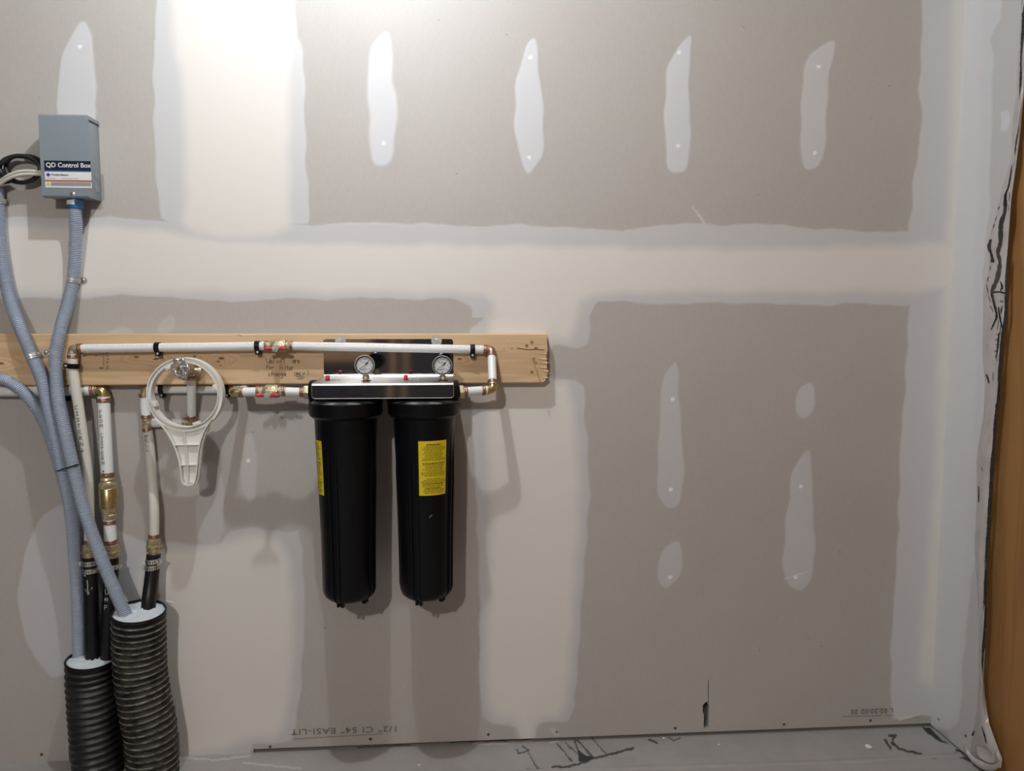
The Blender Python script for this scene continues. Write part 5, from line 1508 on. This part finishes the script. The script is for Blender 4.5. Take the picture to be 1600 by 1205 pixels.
ztop_cap = P(540, 629.5, FD + .03).z
zc0 = P(540, 655.5, FD + .092).z; zc1 = P(540, 634, FD + .092).z
zbot_h = P(546, 944.5, FD + .03).z
label_ang = [(-100, -43), (-9, 47)]
hlab = ['black ribbed filter housing at the inlet, its yellow label turned aside', 'black ribbed filter housing next to the copper elbow, its yellow label facing out']
for hi, lx in enumerate(CX):
    ctr = Vector((lx, -FD, 0))
    t = thing('filter_housing', (lx, -FD, zbot_h), hlab[hi], 'filter housing', 'black filter housings')
    # head under the shelf
    zh = zs_r + slope * (-.048 - yr) - .002
    MB().lathe((lx, -FD, zc1 - .004), (0, 0, 1), [(0, .066), (.012, .066), (.016, .060), (zf_b - zc1 + .022, .056), (zf_b - zc1 + .030, .050)], 40).build('head', MAT['black_plastic'], t, angle=40)
    zp = B3.z if hi else I1.z
    sgn = 1 if hi else -1
    edge_x_ = (B3.x - .004) if hi else (I1.x + .004)
    x0_ = lx - sgn * .098 if not hi else lx - .096
    MB().lathe((edge_x_, -FD, zp + .001), (-sgn, 0, 0), [(0, .018), (0, .0275), (.004, .0295), (.018, .0295), (.020, .0275), (.10, .0265), (abs(edge_x_ - lx) + .092, .0265)], 28).build('port', MAT['black_plastic'], t, angle=35)
    # cap nut
    Rcap = 56.3 * S(FD)
    zt = zc1 + .004
    cap = MB().lathe((lx, -FD, zc0 - .006), (0, 0, 1), [(0, Rcap * .88), (.003, Rcap * .93), (.008, Rcap * .985), (.014, Rcap), (zt - zc0 + .001, Rcap), (zt - zc0 + .003, Rcap * .99)], 24).build('cap_ring', MAT['housing_black'], t, angle=22)
    zq = zt - .003
    MB().lathe((lx, -FD, zq), (0, 0, 1), [(0, Rcap * .985), (.0030, Rcap * .90), (.0045, Rcap * .84), (.0045, Rcap * .78), (.0035, Rcap * .76), (.0045, .066)], 48).build('cap_top', MAT['cap_top'], cap, angle=30)
    # sump
    Rt, Rb = 48.0 * S(FD), 41.0 * S(FD); z1 = zc0 - .004; zb_ = zbot_h + .006
    prof = [(0, .0), (.0, Rb * .55), (.004, Rb * .78), (.013, Rb * .93), (.026, Rb * .995), (.04, Rb)]
    for f in np.linspace(.1, 1, 14):
        z = .04 + (z1 - zb_ - .04) * f
        prof.append((z, Rb + (Rt - Rb) * (f ** 1.6 if f < .85 else f ** 1.3)))
    prof += [(z1 - zb_ + .004, Rt * 1.02)]
    sump = MB().lathe((lx, -FD, zb_), (0, 0, 1), prof, 56).build('sump', MAT['housing_black'], t, angle=40)

    def rad_at(z, prof=prof, zb_=zb_):
        zz = [p[0] for p in prof]; rr_ = [p[1] for p in prof]
        return float(np.interp(z - zb_, zz, rr_))
    for base in (-20, 70, 160, 250):
        for da in (-7, 7):
            a = math.radians(base + da); o = Vector((math.sin(a), -math.cos(a), 0)); tg = Vector((math.cos(a), math.sin(a), 0))
            vs = []; zz = np.linspace(z1 - .022, zb_ + .030, 14).tolist() + [zb_ + .018, zb_ + .008, zb_ + .002, zb_ - .005, zb_ - .008]
            for i, z in enumerate(zz):
                rb_ = rad_at(max(z, zb_ + .004)); hgt = .0052 * min(1, (i + .01) / 4)
                ro = rb_ + hgt if z > zb_ + .02 else (rb_ + .004 if z > zb_ + .003 else rad_at(zb_ + .005) - .002)
                for (s_, q_) in ((-.0036, rb_ - .012), (-.0030, ro - .0012), (0, ro), (.0030, ro - .0012), (.0036, rb_ - .012)):
                    vs.append(Vector((lx, -FD, z)) + o * q_ + tg * s_)
            n_ = len(zz); fs = [(i * 5 + k, i * 5 + k + 1, (i + 1) * 5 + k + 1, (i + 1) * 5 + k) for i in range(n_ - 1) for k in range(4)] + [(0, 1, 2, 3, 4), tuple((n_ - 1) * 5 + k for k in (4, 3, 2, 1, 0))]
            MB().add(vs, fs).build('rib', MAT['housing_black'], t, angle=50)
    # yellow label wrapped on the sump
    za, zb2 = P(677, 689, FD + .07).z, P(677, 774.5, FD + .07).z
    a0, a1 = label_ang[hi]

    def on_sump(deg, z, off, lx=lx, rad_at=rad_at):
        a = math.radians(deg); r_ = rad_at(z) + off
        return Vector((lx + r_ * math.sin(a), -FD - r_ * math.cos(a), z))
    vs = []; na, nz = 14, 8
    for i in range(na + 1):
        for j in range(nz + 1): vs.append(on_sump(a0 + (a1 - a0) * i / na, za + (zb2 - za) * j / nz, .0007))
    lab = MB().add(vs, [(i * (nz + 1) + j, i * (nz + 1) + j + 1, (i + 1) * (nz + 1) + j + 1, (i + 1) * (nz + 1) + j) for i in range(na) for j in range(nz)]).build('warning_label', MAT['label_yellow'], t)
    lab['label'] = 'yellow warning label with dense black print'
    mb = MB(); rl = random.Random(11)
    fnL = lambda u, v: on_sump(a0 + (a1 - a0) * u, za + (zb2 - za) * v, .0012)
    rows = 32
    for k in range(rows):
        v = .055 + .92 * k / rows
        if k in (11, 21): continue
        hw = rl.uniform(.24, .44) if k not in (0, 22) else .24
        bold = k in (0, 12, 25, 28)
        u = .5 - hw
        while u < .5 + hw:
            l = rl.uniform(.03, .11)
            vv = v + rl.uniform(-.002, .002)
            for q in range(2):
                mb.add([fnL(u, vv + q * .009), fnL(min(u + l, .97), vv + q * .009), fnL(min(u + l, .97), vv + q * .009 + (.0075 if bold else .0045)), fnL(u, vv + q * .009 + (.0075 if bold else .0045))], [(0, 1, 2, 3)])
            u += l + .018
    mb.build('small_print', MAT['print_black'], t if False else lab, recalc=False)
    if hi:
        mb = MB(); mb.ribbon([(2, 0), (16, .007)], .0012, lambda u, v: on_sump(u, P(675, 807, FD + .07).z + v, .0008)) if False else None
        sz = P(675, 808, FD + .07).z
        MB().add([on_sump(9, sz - .003, .0006), on_sump(15, sz + .001, .0006), on_sump(18, sz + .004, .0006), on_sump(14, sz + .0035, .0006)], [(0, 1, 2, 3)]).build('scuff', MAT['print_grey'], sump, recalc=False)

# pressure gauges -------------------------------------------------
for gi, (gx, gy, bx) in enumerate([(570, 570.5, 571), (691, 571, 692)]):
    gd = .168; c = P(gx, gy, gd)
    t = thing('pressure_gauge', P(bx, 593, gd), ['round pressure gauge above the housing whose label is turned aside', 'round pressure gauge above the housing whose label faces out'][gi], 'gauge', 'pressure gauges')
    gk = S(gd); f = Vector((.05, -1, .03)).normalized(); R = 14.8 * gk
    MB().lathe(c - f * .022, f, [(0, 0), (0, R * .9), (.004, R * .97), (.022, R * .97), (.023, R * 1.04), (.027, R * 1.04), (.0285, R * .98), (.0285, R * .88), (.0255, R * .86)], 40, caps=(True, False)).build('case', MAT['black_plastic'], t, angle=35)
    MB().lathe(c + f * .0045, f, [(0, R * 1.035), (.0012, R * 1.045), (.0022, R * 1.01), (.0022, R * .97), (0, R * .97)], 40, caps=(False, False)).build('bezel_edge', MAT['galvanised'], t, angle=30)
    dl = MB().lathe(c + f * .0022, f, [(0, R * .87), (.0006, R * .87), (.0006, 0)], 40).build('dial', MAT['dial_white'], t, angle=30)
    ux = f.cross(Vector((0, 0, 1))).normalized() * -1
    if ux.x < 0: ux = -ux
    uz = ux.cross(f).normalized()
    if uz.z < 0: uz = -uz
    dp = lambda u, v: c + f * .0034 + ux * u + uz * v
    mb = MB()
    for k in range(0, 28):
        a = math.radians(225 - 270 * k / 27); l0 = .70 if k % 3 == 0 else .76
        mb.ribbon([(R * l0 * math.cos(a), R * l0 * math.sin(a)), (R * .83 * math.cos(a), R * .83 * math.sin(a))], .0009 if k % 3 == 0 else .0004, dp)
    for (u, v, l) in ((-.38, .30, .7), (-.16, -.42, .12), (.06, -.42, .16), (-.35, -.5, .2), (-.08, -.68, .14)):
        mb.ribbon([(R * u, R * v), (R * (u + l), R * v)], .0013 if v < 0 else .0008, dp)
    for k in range(7):
        a = math.radians(225 - 270 * k / 6); mb.ribbon([(R * .57 * math.cos(a) - .0006, R * .57 * math.sin(a)), (R * .57 * math.cos(a) + .0006, R * .57 * math.sin(a))], .0013, dp)
    mb.build('scale', MAT['print_black'], dl, recalc=False)
    mb = MB(); ang = math.radians(217); dn_ = lambda u, v: c + f * .0044 + ux * u + uz * v
    mb.ribbon([(math.cos(ang) * R * .72, math.sin(ang) * R * .72), (0, 0)], .0009, dn_)
    mb.ribbon([(0, 0), (-math.cos(ang) * R * .2, -math.sin(ang) * R * .2), (-math.cos(ang) * R * .42, -math.sin(ang) * R * .42)], .0030, dn_)
    mb.build('needle', MAT['print_black'], dl, recalc=False)
    MB().lathe(c + f * .0040, f, [(0, .0022), (.0014, .002), (.0014, 0)], 14).build('needle_hub', MAT['galvanised'], dl)
    zst = zs_r + slope * (c.y - yr)
    MB().lathe((P(bx, 590, gd).x, c.y + .010, c.z - R * .9), (0, 0, -1), [(0, .0062), (.004, .0062), (.0045, .0085), (.014, .0085), (.0145, .0065), (c.z - R * .9 - zst + .002, .0065)], 8).build('stem', MAT['brass_cast'], t, angle=25)
    MB().lathe((P(bx, 590, gd).x, c.y + .010, zst + .0004), (0, 0, 1), [(0, .012), (.0012, .012), (.0016, .008)], 24).build('grommet', MAT['black_plastic'], t)

# ================================================================= corrugated black drain pipes
def corrugated(path, r, pitch, depth, mat, lb, foam_drop, tilt, n=44):
    path = catmull(path, .005); L = sum((b - a).length for a, b in zip(path, path[1:])); k = int(L / pitch)
    q = resample(path, L / (k * 8)); rad = []; mi = []; rj = random.Random(9)
    for i in range(len(q)):
        ph = (i % 8) / 8.0
        s = 0.5 + 0.5 * math.cos(2 * PI * ph); s = s ** 1.5; mi.append(1 if i % 8 in (0, 7, 6) else 0)
        rad.append(r - depth * (1 - s) + rj.uniform(-.0004, .0004))
    t = thing('drain_pipe', q[0], lb, 'corrugated pipe', 'black corrugated pipes')
    mb = MB(); mb.tube(q, rad, n, False, mi)
    mb.build('corrugated_wall', [MAT['corrugated_scuffed'] if mat == 'corrugated_scuffed' else MAT['corrugated_grime'], MAT[mat]], t, angle=60)
    T, Nn, Bb = frames(q)
    top = q[-1]
    # open lip with an inner wall
    mb = MB(); ra = r - depth * .2; vs = []
    for (off, rr_) in ((-.002, ra + .001), (.003, ra), (.003, ra - .0028), (-.05, ra - .0028)):
        for j in range(n):
            a = 2 * PI * j / n; vs.append(top + T[-1] * off + (Nn[-1] * math.cos(a) + Bb[-1] * math.sin(a)) * rr_)
    mb.add(vs, [(i * n + j, i * n + (j + 1) % n, (i + 1) * n + (j + 1) % n, (i + 1) * n + j) for i in range(3) for j in range(n)]).build('lip', MAT['corrugated_clean'], t, angle=40)
    # foam plug
    rf = random.Random(int(r * 1e6)); vs = [top - T[-1] * (foam_drop - .006)]; nr = 9
    for i in range(1, nr + 1):
        for j in range(n):
            a = 2 * PI * j / n; rad_ = (ra - .003) * i / nr
            hgt = .006 * (1 - (i / nr) ** 2) + rf.uniform(-.0018, .0018) + .0012 * math.sin(5 * a + i) * (1 - i / nr) * 2
            vs.append(top + T[-1] * (-foam_drop + hgt) + (Nn[-1] * math.cos(a) + Bb[-1] * math.sin(a)) * rad_)
    fs = [(0, 1 + j, 1 + (j + 1) % n) for j in range(n)] + [(1 + i * n + j, 1 + (i + 1) * n + j, 1 + (i + 1) * n + (j + 1) % n, 1 + i * n + (j + 1) % n) for i in range(nr - 1) for j in range(n)]
    MB().add(vs, fs).build('foam_plug', MAT['foam_white'], t, angle=80)['label'] = 'white foam filling the pipe mouth'
    return t


zf = Vector((0, 0, 0))
def base_pt(px_, d):
    p = P(px_, 1190, d); p.z = 0.0; return p


g = base_pt(153, .064); b0 = base_pt(238, .078)
corrugated([g, P(149, 1160, .064), P(145.5, 1115, .064), P(142.5, 1060, .066), P(142.5, 1030, .069)], 36.2 * S(.066), .0182, .0058, 'corrugated_scuffed', 'shorter black corrugated pipe standing on the floor, foam in its mouth', .004, 0)
corrugated([b0, P(236, 1150, .078), P(227, 1100, .078), P(220, 1052, .079), P(217.5, 1000, .084), P(217, 956, .092)], 39.2 * S(.08), .0170, .0058, 'corrugated_dust', 'taller dusty black corrugated pipe standing on the floor, foam in its mouth', .003, 0)
